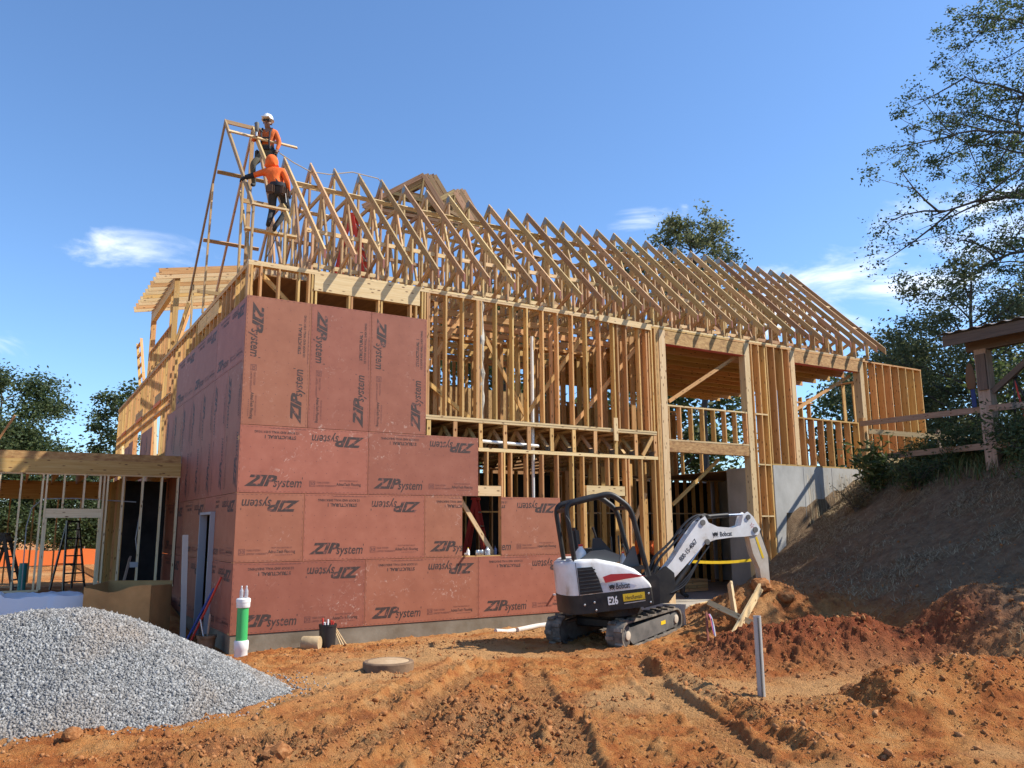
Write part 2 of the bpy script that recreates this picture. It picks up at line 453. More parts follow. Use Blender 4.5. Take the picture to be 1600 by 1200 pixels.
def height(x, y, fine=True):
    x = np.asarray(x, float); y = np.asarray(y, float)
    z = base_height(x, y)
    if not fine: return z
    hillm, redm, sand, brown = masks(x, y)
    out = sst(0.04, -0.08, y) 
    rough = (0.60 + 0.9 * brown + 0.8 * redm) * (1 - 0.45 * sand) * (1 - 0.25 * hillm)
    smooth = 0 * x
    cle = 0 * x
    for a, b, hw, dep in TRACKS:
        d, t, sd = seg_dist(x, y, a, b)
        wob = sd + 0.03 * np.sin(t * 2.1)
        inn = sst(hw + .03, hw - .03, np.abs(wob)) * (d < hw + .2) * sst(0, .3, t)
        edge = np.exp(-((np.abs(wob) - hw - .05) / .045) ** 2) * (d < hw + .2)
        keep = sst(0.20, 0.45, fbm(x * 1.4 + a[0], y * 1.4, 3, 40))
        bar = sst(-.2, .5, np.sin(2 * math.pi * (t + 0.75 * wob) / 0.15))
        cle = cle + inn * keep * (-dep * 1.4 + 0.040 * bar) + edge * 0.035 * (0.4 + 1.2 * vnoise(x * 9, y * 9, 77))
        smooth = np.maximum(smooth, inn * keep)
    n1 = fbm(x * 1.1, y * 1.1, 3, 2) - 0.5
    n2 = fbm(x * 4.5, y * 4.5, 4, 9) - 0.5
    n3 = fbm(x * 11, y * 11, 3, 13, ridged=True) - 0.55
    n3 = np.where(n3 > 0, n3, n3 * 0.35)
    n4 = fbm(x * 24, y * 24, 2, 15) - 0.5
    z = z + (0.13 * n1 + rough * (1 - 0.9 * smooth) * (0.15 * n2 + 0.11 * n3 + 0.06 * n4)) * np.maximum(out, 0.25 * (y > 0)) + cle
    return z
def height1(x, y): return float(height(np.array([x]), np.array([y]))[0])
def axis(lo, d0, d1, hi, step, n):
    a = lo + (d0 - lo) * (1 - np.linspace(1, 0, n, endpoint=False) ** 2.2) if n else np.array([])
    b = d1 + (hi - d1) * np.linspace(0, 1, n + 1)[1:] ** 2.2
    return np.concatenate([a, np.arange(d0, d1, step), [d1], b])
gx = axis(-140, -4.6, 13.2, 160, 0.030, 46)
gy = axis(-60, -12.4, 0.0, 190, 0.026, 46)
gx = np.unique(np.round(gx, 4)); gy = np.unique(np.round(np.concatenate([gy, np.arange(0.03, 22.2, 0.4)]), 4))
GX, GY = np.meshgrid(gx, gy)
GZ = height(GX, GY)
nx, ny = len(gx), len(gy)
idx = np.arange(nx * ny).reshape(ny, nx)
quads = np.stack([idx[:-1, :-1], idx[:-1, 1:], idx[1:, 1:], idx[1:, :-1]], -1).reshape(-1, 4)
gm = np_mesh('ground', np.stack([GX, GY, GZ], -1).reshape(-1, 3), quads, smooth=True)
hm, rm, sm_, bm_ = masks(GX, GY)
ca = gm.attributes.new('zone', 'FLOAT_COLOR', 'POINT')
zone = np.stack([hm, rm, sm_, bm_], -1).reshape(-1, 4).astype(np.float32)
ca.data.foreach_set('color', zone.ravel())
def ground_mat():
    m = mat('clay_soil', (0.4, 0.2, 0.08), 0.95, spec=0.15)
    b = m.node_tree.nodes['Principled BSDF']
    at = nd(m, 'ShaderNodeAttribute', attribute_name='zone'); sp = nd(m, 'ShaderNodeSeparateColor')
    lk(m, at.outputs['Color'], sp.inputs[0])
    geo = nd(m, 'ShaderNodeNewGeometry')
    def noise(s, d=7, r=0.6):
        n = nd(m, 'ShaderNodeTexNoise'); n.inputs['Scale'].default_value = s; n.inputs['Detail'].default_value = d; n.inputs['Roughness'].default_value = r
        lk(m, geo.outputs['Position'], n.inputs['Vector']); return n.outputs['Fac']
    def mix(f, a, b_):
        x = nd(m, 'ShaderNodeMix', data_type='RGBA')
        lk(m, f, x.inputs['Factor'])
        for s, v in (('A', a), ('B', b_)):
            if isinstance(v, tuple): x.inputs[s].default_value = (*v, 1)
            else: lk(m, v, x.inputs[s])
        return x.outputs['Result']
    r1 = ramp_node(m, [(0.30, (0.23, 0.062, 0.018)), (0.43, (0.42, 0.138, 0.038)), (0.55, (0.53, 0.225, 0.068)), (0.72, (0.59, 0.325, 0.13))])
    lk(m, noise(2.2, 10, 0.68), r1.inputs[0])
    c = mix(sp.outputs['Blue'], r1.outputs[0], (0.55, 0.295, 0.12))
    r3 = ramp_node(m, [(0.3, (0.16, 0.075, 0.035)), (0.55, (0.33, 0.185, 0.09)), (0.75, (0.43, 0.28, 0.15))])
    lk(m, noise(6, 8, 0.7), r3.inputs[0])
    mm = nd(m, 'ShaderNodeMath', operation='MULTIPLY'); lk(m, at.outputs['Alpha'], mm.inputs[0]); mm.inputs[1].default_value = 0.75
    c = mix(mm.outputs[0], c, r3.outputs[0])
    r4 = ramp_node(m, [(0.3, (0.18, 0.045, 0.02)), (0.6, (0.33, 0.095, 0.036)), (0.8, (0.40, 0.15, 0.06))])
    lk(m, noise(5, 8, 0.7), r4.inputs[0])
    c = mix(sp.outputs['Green'], c, r4.outputs[0])
    r5 = ramp_node(m, [(0.3, (0.15, 0.09, 0.052)), (0.55, (0.27, 0.18, 0.105)), (0.8, (0.40, 0.295, 0.18))])
    lk(m, noise(4, 9, 0.75), r5.inputs[0])
    c = mix(sp.outputs['Red'], c, r5.outputs[0])
    # pale pebbles and grit
    vo = nd(m, 'ShaderNodeTexVoronoi', feature='F1'); vo.inputs['Scale'].default_value = 26
    lk(m, geo.outputs['Position'], vo.inputs['Vector'])
    mr = nd(m, 'ShaderNodeMapRange'); mr.inputs['From Min'].default_value = 0.13; mr.inputs['From Max'].default_value = 0.06
    lk(m, vo.outputs['Distance'], mr.inputs['Value'])
    m3 = nd(m, 'ShaderNodeMath', operation='MULTIPLY'); lk(m, mr.outputs[0], m3.inputs[0]); m3.inputs[1].default_value = 0.35
    c = mix(m3.outputs[0], c, (0.55, 0.42, 0.30))
    fg = nd(m, 'ShaderNodeMapRange'); fg.inputs['From Min'].default_value = 0.42; fg.inputs['From Max'].default_value = 0.30; fg.inputs['To Max'].default_value = 0.45
    lk(m, noise(48, 6, 0.75), fg.inputs['Value'])
    c = mix(fg.outputs[0], c, (0.17, 0.062, 0.025))
    lk(m, c, b.inputs['Base Color'])
    ad = nd(m, 'ShaderNodeMath', operation='ADD'); lk(m, noise(30, 8, 0.7), ad.inputs[0])
    m4 = nd(m, 'ShaderNodeMath', operation='MULTIPLY'); lk(m, noise(90, 4, 0.6), m4.inputs[0]); m4.inputs[1].default_value = 0.5
    lk(m, m4.outputs[0], ad.inputs[1])
    bu = nd(m, 'ShaderNodeBump'); bu.inputs['Strength'].default_value = 1.0; bu.inputs['Distance'].default_value = 0.06
    lk(m, ad.outputs[0], bu.inputs['Height']); lk(m, bu.outputs[0], b.inputs['Normal'])
    return m
M_SOIL = ground_mat()
ground = new('ground', gm, None, None, M_SOIL)
tag(ground, 'rutted orange clay ground of the building site', 'ground', kind='structure')

# ------------------------------------------------------------------ scattered lumps
PHI = (1 + 5 ** .5) / 2
ICO_V = np.array([(-1, PHI, 0), (1, PHI, 0), (-1, -PHI, 0), (1, -PHI, 0), (0, -1, PHI), (0, 1, PHI), (0, -1, -PHI), (0, 1, -PHI), (PHI, 0, -1), (PHI, 0, 1), (-PHI, 0, -1), (-PHI, 0, 1)], float)
ICO_V /= np.linalg.norm(ICO_V[0])
ICO_F = np.array([(0, 11, 5), (0, 5, 1), (0, 1, 7), (0, 7, 10), (0, 10, 11), (1, 5, 9), (5, 11, 4), (11, 10, 2), (10, 7, 6), (7, 1, 8), (3, 9, 4), (3, 4, 2), (3, 2, 6), (3, 6, 8), (3, 8, 9), (4, 9, 5), (2, 4, 11), (6, 2, 10), (8, 6, 7), (9, 8, 1)], np.int64)
OCT_V = np.array([(1, 0, 0), (-1, 0, 0), (0, 1, 0), (0, -1, 0), (0, 0, 1), (0, 0, -1)], float)
OCT_F = np.array([(0, 2, 4), (2, 1, 4), (1, 3, 4), (3, 0, 4), (2, 0, 5), (1, 2, 5), (3, 1, 5), (0, 3, 5)], np.int64)
def rand_rot(n):
    q = RNG.normal(size=(n, 4)); q /= np.linalg.norm(q, axis=1)[:, None]
    w, x, y, z = q.T
    return np.stack([np.stack([1 - 2 * (y * y + z * z), 2 * (x * y - w * z), 2 * (x * z + w * y)], -1),
                     np.stack([2 * (x * y + w * z), 1 - 2 * (x * x + z * z), 2 * (y * z - w * x)], -1),
                     np.stack([2 * (x * z - w * y), 2 * (y * z + w * x), 1 - 2 * (x * x + y * y)], -1)], 1)
def lumps(pos, size, tv=ICO_V, tf=ICO_F, jit=0.25, aniso=0.35):
    n = len(pos)
    v = tv[None] * (1 + RNG.uniform(-jit, jit, (n, len(tv), 1)))
    v = v * RNG.uniform(1 - aniso, 1 + aniso * .6, (n, 1, 3))
    v = np.einsum('nij,nkj->nki', rand_rot(n), v) * size[:, None, None] + pos[:, None, :]
    f = tf[None] + (np.arange(n) * len(tv))[:, None, None]
    return v.reshape(-1, 3), f.reshape(-1, 3)
# clods of clay lying over the ground
def clods(n, tries=8):
    x = RNG.uniform(-4.2, 12.0, n * tries); y = RNG.uniform(-11.6, -0.1, n * tries)
    hm, rm, sd, br = masks(x, y)
    w = 0.10 + 0.9 * br + 0.8 * rm + 0.35 * sst(.5, .75, fbm(x * 1.5, y * 1.5, 3, 63)) - 0.06 * hm
    for a, b, wd in (((2.5, -10.2), (4.4, -5.9), .25), ((3.6, -9.2), (7.2, -10.9), .5), ((0.2, -8.6), (1.6, -6.2), .35), ((-2.3, -7.1), (-.4, -7.4), .3), ((.6, -2.4), (4.4, -2.2), .4)):
        d, _, _ = seg_dist(x, y, a, b); w = w + 0.9 * np.exp(-(d / wd) ** 2)
    cam_d = np.hypot(x + 3.3, y + 14.8)
    w = w * np.clip((9.0 / cam_d) ** 1.4, 0.12, 1.6)
    k = RNG.uniform(0, 1.9, n * tries) < w
    x, y = x[k][:n], y[k][:n]
    s = 0.005 + 0.013 * RNG.random(len(x)) ** 3 + 0.03 * RNG.random(len(x)) ** 18
    return np.stack([x, y, height(x, y) - s * 0.05], -1), s
cp, cs = clods(36000)
v, f = lumps(cp, cs, jit=0.5, aniso=0.55)
M_CLOD = noise_mat('clay_clod', [(0.3, (0.15, 0.055, 0.022)), (0.5, (0.32, 0.135, 0.05)), (0.7, (0.44, 0.23, 0.105))], scale=2.6, rough=0.95, bump=0.5, bscale=45, coords='Object', spec=0.1)
tag(new('loose_clay_clods', np_mesh('clods', v, f), None, None, M_CLOD), 'loose crumbs and clods of orange clay strewn over the ground', 'clods', kind='stuff')
# a few large lumps that can be told apart
def big_clod(x, y, s, label, seed):
    rng = np.random.default_rng(seed)
    bm = bmesh.new(); bmesh.ops.create_icosphere(bm, subdivisions=3, radius=1)
    off = rng.uniform(0, 50, 3)
    for vv in bm.verts:
        p = vv.co
        n = fbm(np.array([p.x * 1.2 + off[0]]), np.array([p.y * 1.2 + p.z * 1.7 + off[1]]), 4, seed)[0] - .5
        vv.co = Vector((p.x * 1.15, p.y * .9, p.z * .72)) * (1 + 0.75 * n)
    o = bm_obj('clay_clod', bm, M_CLOD, None, T(x, y, height1(x, y) + s * .35) @ Rz(seed) @ Matrix.Scale(s, 4))
    tag(o, label, 'clod', 'large clay clods')
big_clod(-2.72, -6.25, 0.085, 'reddish clay clod lying at the front edge of the gravel heap', 1)
big_clod(4.75, -8.75, 0.10, 'rounded pale clod on the berm beside a smaller clod', 2)
big_clod(5.05, -8.85, 0.075, 'smaller pale clod just right of the rounded clod on the berm', 3)
big_clod(-1.25, -7.55, 0.13, 'big dark clay lump at the bottom edge left of the ruts', 4)
big_clod(6.35, -4.9, 0.14, 'grey brown lump of soil beside the excavator track', 5)

# ------------------------------------------------------------------ gravel heap
def pile_h(x, y):
    cx0, cx1, cy = -5.4, -2.65, -4.35
    dx = np.where(x > cx1, (x - cx1) * 0.68, np.where(x < cx0, cx0 - x, 0)); dy = y - cy
    d = np.hypot(dx, dy)
    z = 0.92 - 0.80 * (np.sqrt(d * d + 0.12) - 0.346)
    z = z + 0.07 * (fbm(x * 1.1, y * 1.1, 3, 31) - .5) - 0.10 * sst(-2.9, -4.0, x)
    return z
px_ = np.arange(-7.4, 0.6, 0.06); py_ = np.arange(-7.2, -1.6, 0.06)
PX, PY = np.meshgrid(px_, py_)
PZ = np.maximum(pile_h(PX, PY), base_height(PX, PY) - 0.12)
ii = np.arange(PX.size).reshape(PX.shape)
pq = np.stack([ii[:-1, :-1], ii[:-1, 1:], ii[1:, 1:], ii[1:, :-1]], -1).reshape(-1, 4)
tri = np.concatenate([pq[:, [0, 1, 2]], pq[:, [0, 2, 3]]])
pv = np.stack([PX, PY, PZ], -1).reshape(-1, 3)
sx = RNG.uniform(-5.2, 0.3, 125000); sy = RNG.uniform(-6.8, -3.6, 125000)
hp = pile_h(sx, sy); gh = height(sx, sy)
spill = RNG.random(125000) < 0.10 * np.exp(-((gh - hp) / 0.10).clip(0))
k = (hp > gh - 0.02) | (spill & (hp > gh - 0.35))
sx, sy, hp, gh = sx[k], sy[k], hp[k], gh[k]
ss = RNG.uniform(0.007, 0.015, len(sx)) + 0.010 * RNG.random(len(sx)) ** 6
v, f = lumps(np.stack([sx, sy, np.maximum(hp, gh) + ss * 0.35], -1), ss, jit=0.28, aniso=0.4, tv=OCT_V * 1.15, tf=OCT_F)
def gravel_mat():
    m = mat('crushed_granite', (0.4, 0.4, 0.4), 0.85, spec=0.3)
    b = m.node_tree.nodes['Principled BSDF']
    geo = nd(m, 'ShaderNodeNewGeometry')
    r = ramp_node(m, [(0.0, (0.11, 0.11, 0.108)), (0.35, (0.19, 0.19, 0.186)), (0.7, (0.27, 0.268, 0.26)), (1.0, (0.40, 0.40, 0.385))])
    lk(m, geo.outputs['Random Per Island'], r.inputs[0])
    n = nd(m, 'ShaderNodeTexNoise'); n.inputs['Scale'].default_value = 0.9; n.inputs['Detail'].default_value = 3
    lk(m, geo.outputs['Position'], n.inputs['Vector'])
    mr = nd(m, 'ShaderNodeMapRange'); mr.inputs['From Min'].default_value = 0.46; mr.inputs['From Max'].default_value = 0.66; mr.inputs['To Max'].default_value = 0.5
    lk(m, n.outputs['Fac'], mr.inputs['Value'])
    mx = nd(m, 'ShaderNodeMix', data_type='RGBA'); mx.inputs['B'].default_value = (0.30, 0.22, 0.15, 1)
    lk(m, mr.outputs[0], mx.inputs['Factor']); lk(m, r.outputs[0], mx.inputs['A']); lk(m, mx.outputs['Result'], b.inputs['Base Color'])
    return m
tag(new('gravel_heap', np_mesh('gravel', np.concatenate([pv, v]), np.concatenate([tri, f + len(pv)])), None, None, gravel_mat()), 'heap of crushed grey gravel beside the sheathed wall', 'gravel', kind='stuff')

# ------------------------------------------------------------------ straw and dry grass on the slope
def blades(n, region, lmin, lmax, wid, lift, seed, dens=None):
    x = RNG.uniform(region[0], region[1], n); y = RNG.uniform(region[2], region[3], n)
    hm, rm, sd, br = masks(x, y)
    w = hm * np.clip(1 - 1.4 * rm, 0, 1) * (0.06 + 1.3 * sst(.42, .66, fbm(x * 0.9, y * 0.9, 4, seed)))
    if dens is not None: w = dens(x, y, hm)
    k = RNG.random(n) < w
    x, y = x[k], y[k]; n = len(x)
    z = height(x, y)
    a = RNG.uniform(0, 2 * math.pi, n) if lift[1] > .4 else np.where(RNG.random(n) < .65, 1.107 + RNG.normal(0, .35, n), RNG.uniform(0, 2 * math.pi, n)); L = RNG.uniform(lmin, lmax, n)
    el = RNG.uniform(lift[0], lift[1], n)
    dx, dy, dz = np.cos(a) * np.cos(el) * L, np.sin(a) * np.cos(el) * L, np.sin(el) * L
    zz = height(x + dx * .5, y + dy * .5)
    zt = height(x + dx, y + dy)
    px, py = -np.sin(a) * wid, np.cos(a) * wid
    B0 = np.stack([x - px, y - py, z + .005], -1); B1 = np.stack([x + px, y + py, z + .005], -1)
    Mz = zz + dz * .6 + .012
    M0 = np.stack([x + dx * .5 - px * .8, y + dy * .5 - py * .8, Mz], -1); M1 = np.stack([x + dx * .5 + px * .8, y + dy * .5 + py * .8, Mz], -1)
    TP = np.stack([x + dx, y + dy, zt + dz * .8 + .01], -1)
    v = np.stack([B0, B1, M1, M0, TP], 1).reshape(-1, 3)
    o = np.arange(n)[:, None] * 5
    f = np.concatenate([o + np.array([[0, 1, 2]]), o + np.array([[0, 2, 3]]), o + np.array([[3, 2, 4]])])
    return v, f
def blade_mat(name, stops):
    m = mat(name, stops[0][1], 0.8, spec=0.2)
    geo = nd(m, 'ShaderNodeNewGeometry'); r = ramp_node(m, stops)
    lk(m, geo.outputs['Random Per Island'], r.inputs[0]); lk(m, r.outputs[0], m.node_tree.nodes['Principled BSDF'].inputs['Base Color'])
    return m
v, f = blades(110000, (7.6, 18.5, -10.5, -0.05), 0.05, 0.26, 0.0036, (0.0, 0.16), 91)
tag(new('dry_straw', np_mesh('straw', v, f), None, None, blade_mat('straw', [(0, (0.19, 0.13, 0.07)), (0.5, (0.36, 0.265, 0.145)), (1, (0.54, 0.43, 0.26))])), 'dry straw and dead grass covering the bare embankment', 'straw', kind='stuff')
def grass_d(x, y, hm):
    h = base_height(x, y)
    return sst(2.5, 3.3, h) * (0.25 + sst(.4, .6, fbm(x * .8, y * .8, 3, 17)))
v, f = blades(42000, (11.5, 22, -10.5, -0.1), 0.15, 0.55, 0.009, (0.5, 1.35), 95, grass_d)
tag(new('weedy_grass', np_mesh('grass', v, f), None, None, blade_mat('grass', [(0, (0.045, 0.075, 0.02)), (0.5, (0.08, 0.11, 0.035)), (1, (0.20, 0.17, 0.08))])), 'tall weeds and grass along the top of the embankment', 'grass', kind='stuff')

# ------------------------------------------------------------------ lettering
def text_geo(s, size, shear=0.0, fat=0.0, res=2, align='LEFT', spacing=1.0):
    cu = bpy.data.curves.new('lettering', 'FONT')
    cu.body = s; cu.size = size; cu.shear = shear; cu.offset = fat; cu.resolution_u = res
    cu.align_x = align; cu.space_character = spacing
    o = bpy.data.objects.new('lettering', cu); COL.objects.link(o)
    dg = bpy.context.evaluated_depsgraph_get()
    m = bpy.data.meshes.new_from_object(o.evaluated_get(dg))
    v = [p.co.copy() for p in m.vertices]; f = [tuple(p.vertices) for p in m.polygons]
    bpy.data.objects.remove(o); bpy.data.curves.remove(cu); bpy.data.meshes.remove(m)
    return v, f
def put_geo(bm, geo, M, mi=0):
    v, f = geo
    vs = [bm.verts.new(M @ p) for p in v]
    for q in f:
        try:
            fc = bm.faces.new([vs[i] for i in q]); fc.material_index = mi
        except ValueError: pass
def rect(bm, u0, w0, u1, w1, mi=0):
    fc = bm.faces.new([bm.verts.new((u, w, 0)) for u, w in ((u0, w0), (u1, w0), (u1, w1), (u0, w1))]); fc.material_index = mi
def text_obj(name, s, size, mat_, parent, M, shear=0, fat=0.0, align='LEFT', sx=1.0, spacing=1.0):
    bm = bmesh.new(); put_geo(bm, text_geo(s, size, shear, fat, 3, align, spacing), Matrix.Diagonal((sx, 1, 1, 1)))
    return bm_obj(name, bm, mat_, parent, M)
G_ZIP = text_geo('ZIP', 0.265, 0.32, 0.012)
G_SYS = text_geo('system', 0.215, 0.22, 0.003)
G_TM = text_geo("'", 0.16)
G_30 = text_geo('30', 0.095, 0, 0.001)
G_W1 = text_geo('YEAR SYSTEM', 0.052); G_W2 = text_geo('LIMITED WARRANTY', 0.052)
G_F1 = text_geo('FROM THE CREATORS OF', 0.040); G_F2 = text_geo('AdvanTech Flooring', 0.082, 0, 0.0012)
G_S1 = text_geo('STRUCTURAL 1', 0.085, 0, 0.003); G_S2 = text_geo('1/2 ROOF AND WALL SHEATHING', 0.062, 0, 0.0012)
def print_bmesh():
    bm = bmesh.new()
    def I(u, w): return Matrix.Translation((u, w, 0)) @ Matrix.Rotation(math.pi, 4, 'Z')
    def zips(B):
        put_geo(bm, G_ZIP, B @ Matrix.Diagonal((1.30, 1, 1, 1)))
        put_geo(bm, G_SYS, B @ Matrix.Translation((0.475, -0.018, 0)) @ Matrix.Diagonal((0.88, 1.12, 1, 1)))
        put_geo(bm, G_TM, B @ Matrix.Translation((1.00, 0.05, 0)))
    zips(Matrix.Translation((0.15, 0.13, 0)))
    zips(I(2.32, 1.08))
    B = Matrix.Translation((1.30, 0.13, 0))
    for a in ((0, 0, .11, .008), (0, .10, .11, .108), (0, 0, .008, .108), (.102, 0, .11, .108)):
        rect(bm, 1.30 + a[0], .13 + a[1], 1.30 + a[2], .13 + a[3], 1)
    put_geo(bm, G_30, B @ Matrix.Translation((0.006, 0.022, 0)), 1)
    put_geo(bm, G_W1, B @ Matrix.Translation((0.135, 0.06, 0)) @ Matrix.Diagonal((.78, 1, 1, 1)), 1)
    put_geo(bm, G_W2, B @ Matrix.Translation((0.135, 0.0, 0)) @ Matrix.Diagonal((.78, 1, 1, 1)), 1)
    put_geo(bm, G_F1, Matrix.Translation((1.87, 0.235, 0)) @ Matrix.Diagonal((.8, 1, 1, 1)), 1)
    put_geo(bm, G_F2, Matrix.Translation((1.82, 0.155, 0)) @ Matrix.Diagonal((.72, 1, 1, 1)))
    for k in range(9): rect(bm, 1.95 + .035 * k, .115, 1.972 + .035 * k, .126, 1)
    put_geo(bm, G_S1, I(1.02, 1.045))
    put_geo(bm, G_S2, I(1.08, 1.125) @ Matrix.Diagonal((.86, 1, 1, 1)))
    for w in (0.38, 0.60, 0.82):
        for k in range(11):
            u, q = 0.20 + k * 0.2032, 0.0085
            fc = bm.faces.new([bm.verts.new((u + q * math.cos(a), w + q * math.sin(a), 0)) for a in [k2 * math.pi / 3 for k2 in range(6)]]); fc.material_index = 1
    for w in (0.028, 1.19):
        for k in range(30): rect(bm, 0.03 + k * .08, w - .003, 0.068 + k * .08, w + .003, 1)
    for u in (0.025, 2.413):
        for k in range(10): rect(bm, u - .003, .05 + k * .115, u + .003, .09 + k * .115, 1)
    for k in range(22): rect(bm, .55 + k * .03, 1.170, .57 + k * .03, 1.182, 1)
    return bm
_prints = {}
def print_mesh(u0, u1, w0, w1):
    key = (u0, u1, w0, w1)
    if key not in _prints:
        bm = print_bmesh()
        for co, no in (((u0, 0, 0), (-1, 0, 0)), ((u1, 0, 0), (1, 0, 0)), ((0, w0, 0), (0, -1, 0)), ((0, w1, 0), (0, 1, 0))):
            bmesh.ops.bisect_plane(bm, geom=bm.verts[:] + bm.edges[:] + bm.faces[:], plane_co=co, plane_no=no, clear_outer=True)
        m = bpy.data.meshes.new('lettering'); bm.to_mesh(m); bm.free()
        m.materials.append(M_INK); m.materials.append(M_INK2)
        _prints[key] = m
    return _prints[key]
TH = 0.0115
def panel(parent, org, right, crop=(0, 2.44, 0, 1.22), turned=False, letters=True):
    """sheathing sheet; org = lower left corner seen from outside; turned = stood on its end, print reading downwards"""
    u0, u1, w0, w1 = crop
    right = Vector(right); up = Vector((0, 0, 1))
    if not turned:
        U, W = right, up
        o = Vector(org) - U * u0 - W * w0
    else:
        U, W = -up, right
        o = Vector(org) + up * u1 - W * w0
    N = U.cross(W)
    M = Matrix((U, W, N)).transposed().to_4x4(); M.translation = o
    g = 0.0038
    cu, cw = (u0 + u1) / 2, (w0 + w1) / 2
    off = random.uniform(0, 0.0012)
    p = new('sheathing_panel', box_mesh(u1 - u0 - 2 * g, w1 - w0 - 2 * g, 0.01, M_ZIP), M @ T(cu, cw, -0.0055 + off), parent)
    if letters:
        new('lettering', print_mesh(u0, u1, w0, w1), M @ T(0, 0, 0.0012 + off), p)['kind'] = 'stuff'
    return p

# ------------------------------------------------------------------ the house frame
HOUSE = thing('house_frame', 'large timber framed house under construction with open roof trusses and red sheathed corner', 'house', (0, 0, 0))
XR, ZR = (1, 0, 0), (0, 0, 1)
S = 0.038
YF = 0.012                       # front face of the bare studs
def stud(x, z0, z1, y=None, d=0.14, w=S, mat_=None, name='stud', y0=YF):
    yc = (y0 + d / 2) if y is None else y
    return beam(HOUSE, name, (x, yc, z0), (x, yc, z1), w, d, mat_ or M_WOOD, (0, 1, 0))
def plate(x0, x1, z, d=0.14, h=S, mat_=None, name='plate', y0=YF):
    return beam(HOUSE, name, (x0, y0 + d / 2, z + h / 2), (x1, y0 + d / 2, z + h / 2), h, d, mat_ or M_WOOD, (0, 1, 0))
def brace(p0, p1, mat_=None, w=S, d=0.089, name='brace', hint=(0, 0, 1)):
    return beam(HOUSE, name, p0, p1, w, d, mat_ or M_WOOD, hint)

# -- red sheathing, front
FX = (1, 0, 0)
for i in range(3): panel(HOUSE, (1.22 * i, 0, 3.66), FX, (0, 2.41, 0, 1.22), True)
for i in range(2):
    panel(HOUSE, (2.44 * i, 0, 2.44), FX)
panel(HOUSE, (0, 0, 1.22), FX, (1.22, 2.44, 0, 1.22)); panel(HOUSE, (1.22, 0, 1.22), FX)
panel(HOUSE, (3.66, 0, 1.22), FX, (0, 0.85, 0, 1.22)); panel(HOUSE, (5.43, 0, 1.22), FX, (0.92, 2.44, 0, 1.22))
for i in range(2): panel(HOUSE, (2.44 * i, 0, 0), FX)
panel(HOUSE, (4.88, 0, 0), FX, (0, 2.36, 0, 1.22))
# -- red sheathing, left side (seen from outside, right is towards -Y)
LX = (0, -1, 0)
for i in range(3): panel(HOUSE, (0, 2.44 * (i + 1), 4.85), LX, (0, 2.44, 0, 1.20))
for i in range(7): panel(HOUSE, (0, 1.22 * (i + 1), 2.44), LX, (0, 2.41, 0, 1.22), True)
for z0 in (0, 1.22):
    panel(HOUSE, (0, 1.70, z0), LX, (0.74, 2.44, 0, 1.22))
    panel(HOUSE, (0, 2.75 + 2.44, z0), LX); panel(HOUSE, (0, 5.19 + 2.44, z0), LX); panel(HOUSE, (0, 7.63 + 2.44, z0), LX)
panel(HOUSE, (0, 2.75, 2.14), LX, (0.7, 1.75, 0.92, 1.22), letters=False)
for y0, y1, z0, z1 in ((11.4, 12.62, 2.44, 5.2), (12.62, 13.84, 2.44, 4.9), (16.0, 17.2, 2.44, 5.0), (17.2, 18.4, 2.44, 4.8), (20.2, 21.4, 2.44, 4.6)):
    panel(HOUSE, (0, y1, z0), LX, (0, min(2.44, z1 - z0), 0, y1 - y0), True)
for i in range(5): panel(HOUSE, (0, 10.07 + 2.44 * (i + 1), 1.22), LX, letters=False)

# -- concrete
def slab_box(name, x0, x1, y0, y1, z0, z1, m, bevel=0.006):
    bm = bmesh.new(); add_box(bm, ((x0 + x1) / 2, (y0 + y1) / 2, (z0 + z1) / 2), (x1 - x0, y1 - y0, z1 - z0))
    return bm_obj(name, bm, m, HOUSE, Matrix.Identity(4), bevel=bevel)
slab_box('footing', 0.012, 9.9, 0.014, 0.25, -0.75, -0.004, M_FOOT)
slab_box('footing', 0.012, 0.25, 0.252, 21.5, -0.75, -0.004, M_FOOT)
slab_box('floor_slab', 0.255, 17.5, 0.30, 20, -0.28, -0.028, M_SLAB)
slab_box('retaining_wall', 13.9, 21.2, 0.012, 0.27, -0.5, 3.40, M_CONC)
slab_box('retaining_wall', 13.9, 14.15, 0.273, 1.7, -0.3, 3.395, M_CONC)
slab_box('floor_slab', 9.9, 13.88, -0.35, 0.297, -0.28, -0.03, M_SLAB)
slab_box('subfloor', 14.2, 21.0, 0.30, 6.0, 3.36, 3.385, M_PLY, 0)
slab_box('partition_board', 14.0, 17.3, 8.9, 8.915, 0.0, 4.4, M_PLY, 0)
# form lines and tie holes in the wall face
for x in (15.1, 16.3, 17.5): slab_box('form_line', x, x + .012, 0.006, 0.02, -.3, 3.39, M_CONC, 0)
bm = bmesh.new()

# -- front wall, lower floor
plate(0, 9.85, 0.0, mat_=M_WOOD, name='sill_plate')
for k in range(25):
    x = 0.02 + 0.406 * k
    if 4.45 < x < 5.45 or 7.6 < x < 8.85 or x > 9.8: continue
    stud(x, S, 3.38)
for x in (4.40, 4.46, 5.47, 5.53): stud(x, S, 3.38)
for x in (7.62, 8.86): stud(x, S, 3.38); 
for x in (7.665, 8.82): stud(x, S, 2.50)
beam(HOUSE, 'header', (4.49, YF + .06, 2.56), (5.44, YF + .06, 2.56), 0.12, 0.21, M_PALE, ZR)
beam(HOUSE, 'header', (7.69, YF + .06, 2.62), (8.80, YF + .06, 2.62), 0.12, 0.22, M_PALE, ZR)
for x in (4.72, 5.12): stud(x, 2.67, 3.38, name='cripple_stud')
for x in (8.0, 8.35, 8.62): stud(x, 2.74, 3.38, name='cripple_stud')
plate(4.49, 5.44, 1.20, name='window_sill'); 
for x in (4.7, 5.1): stud(x, S, 1.20, name='cripple_stud')
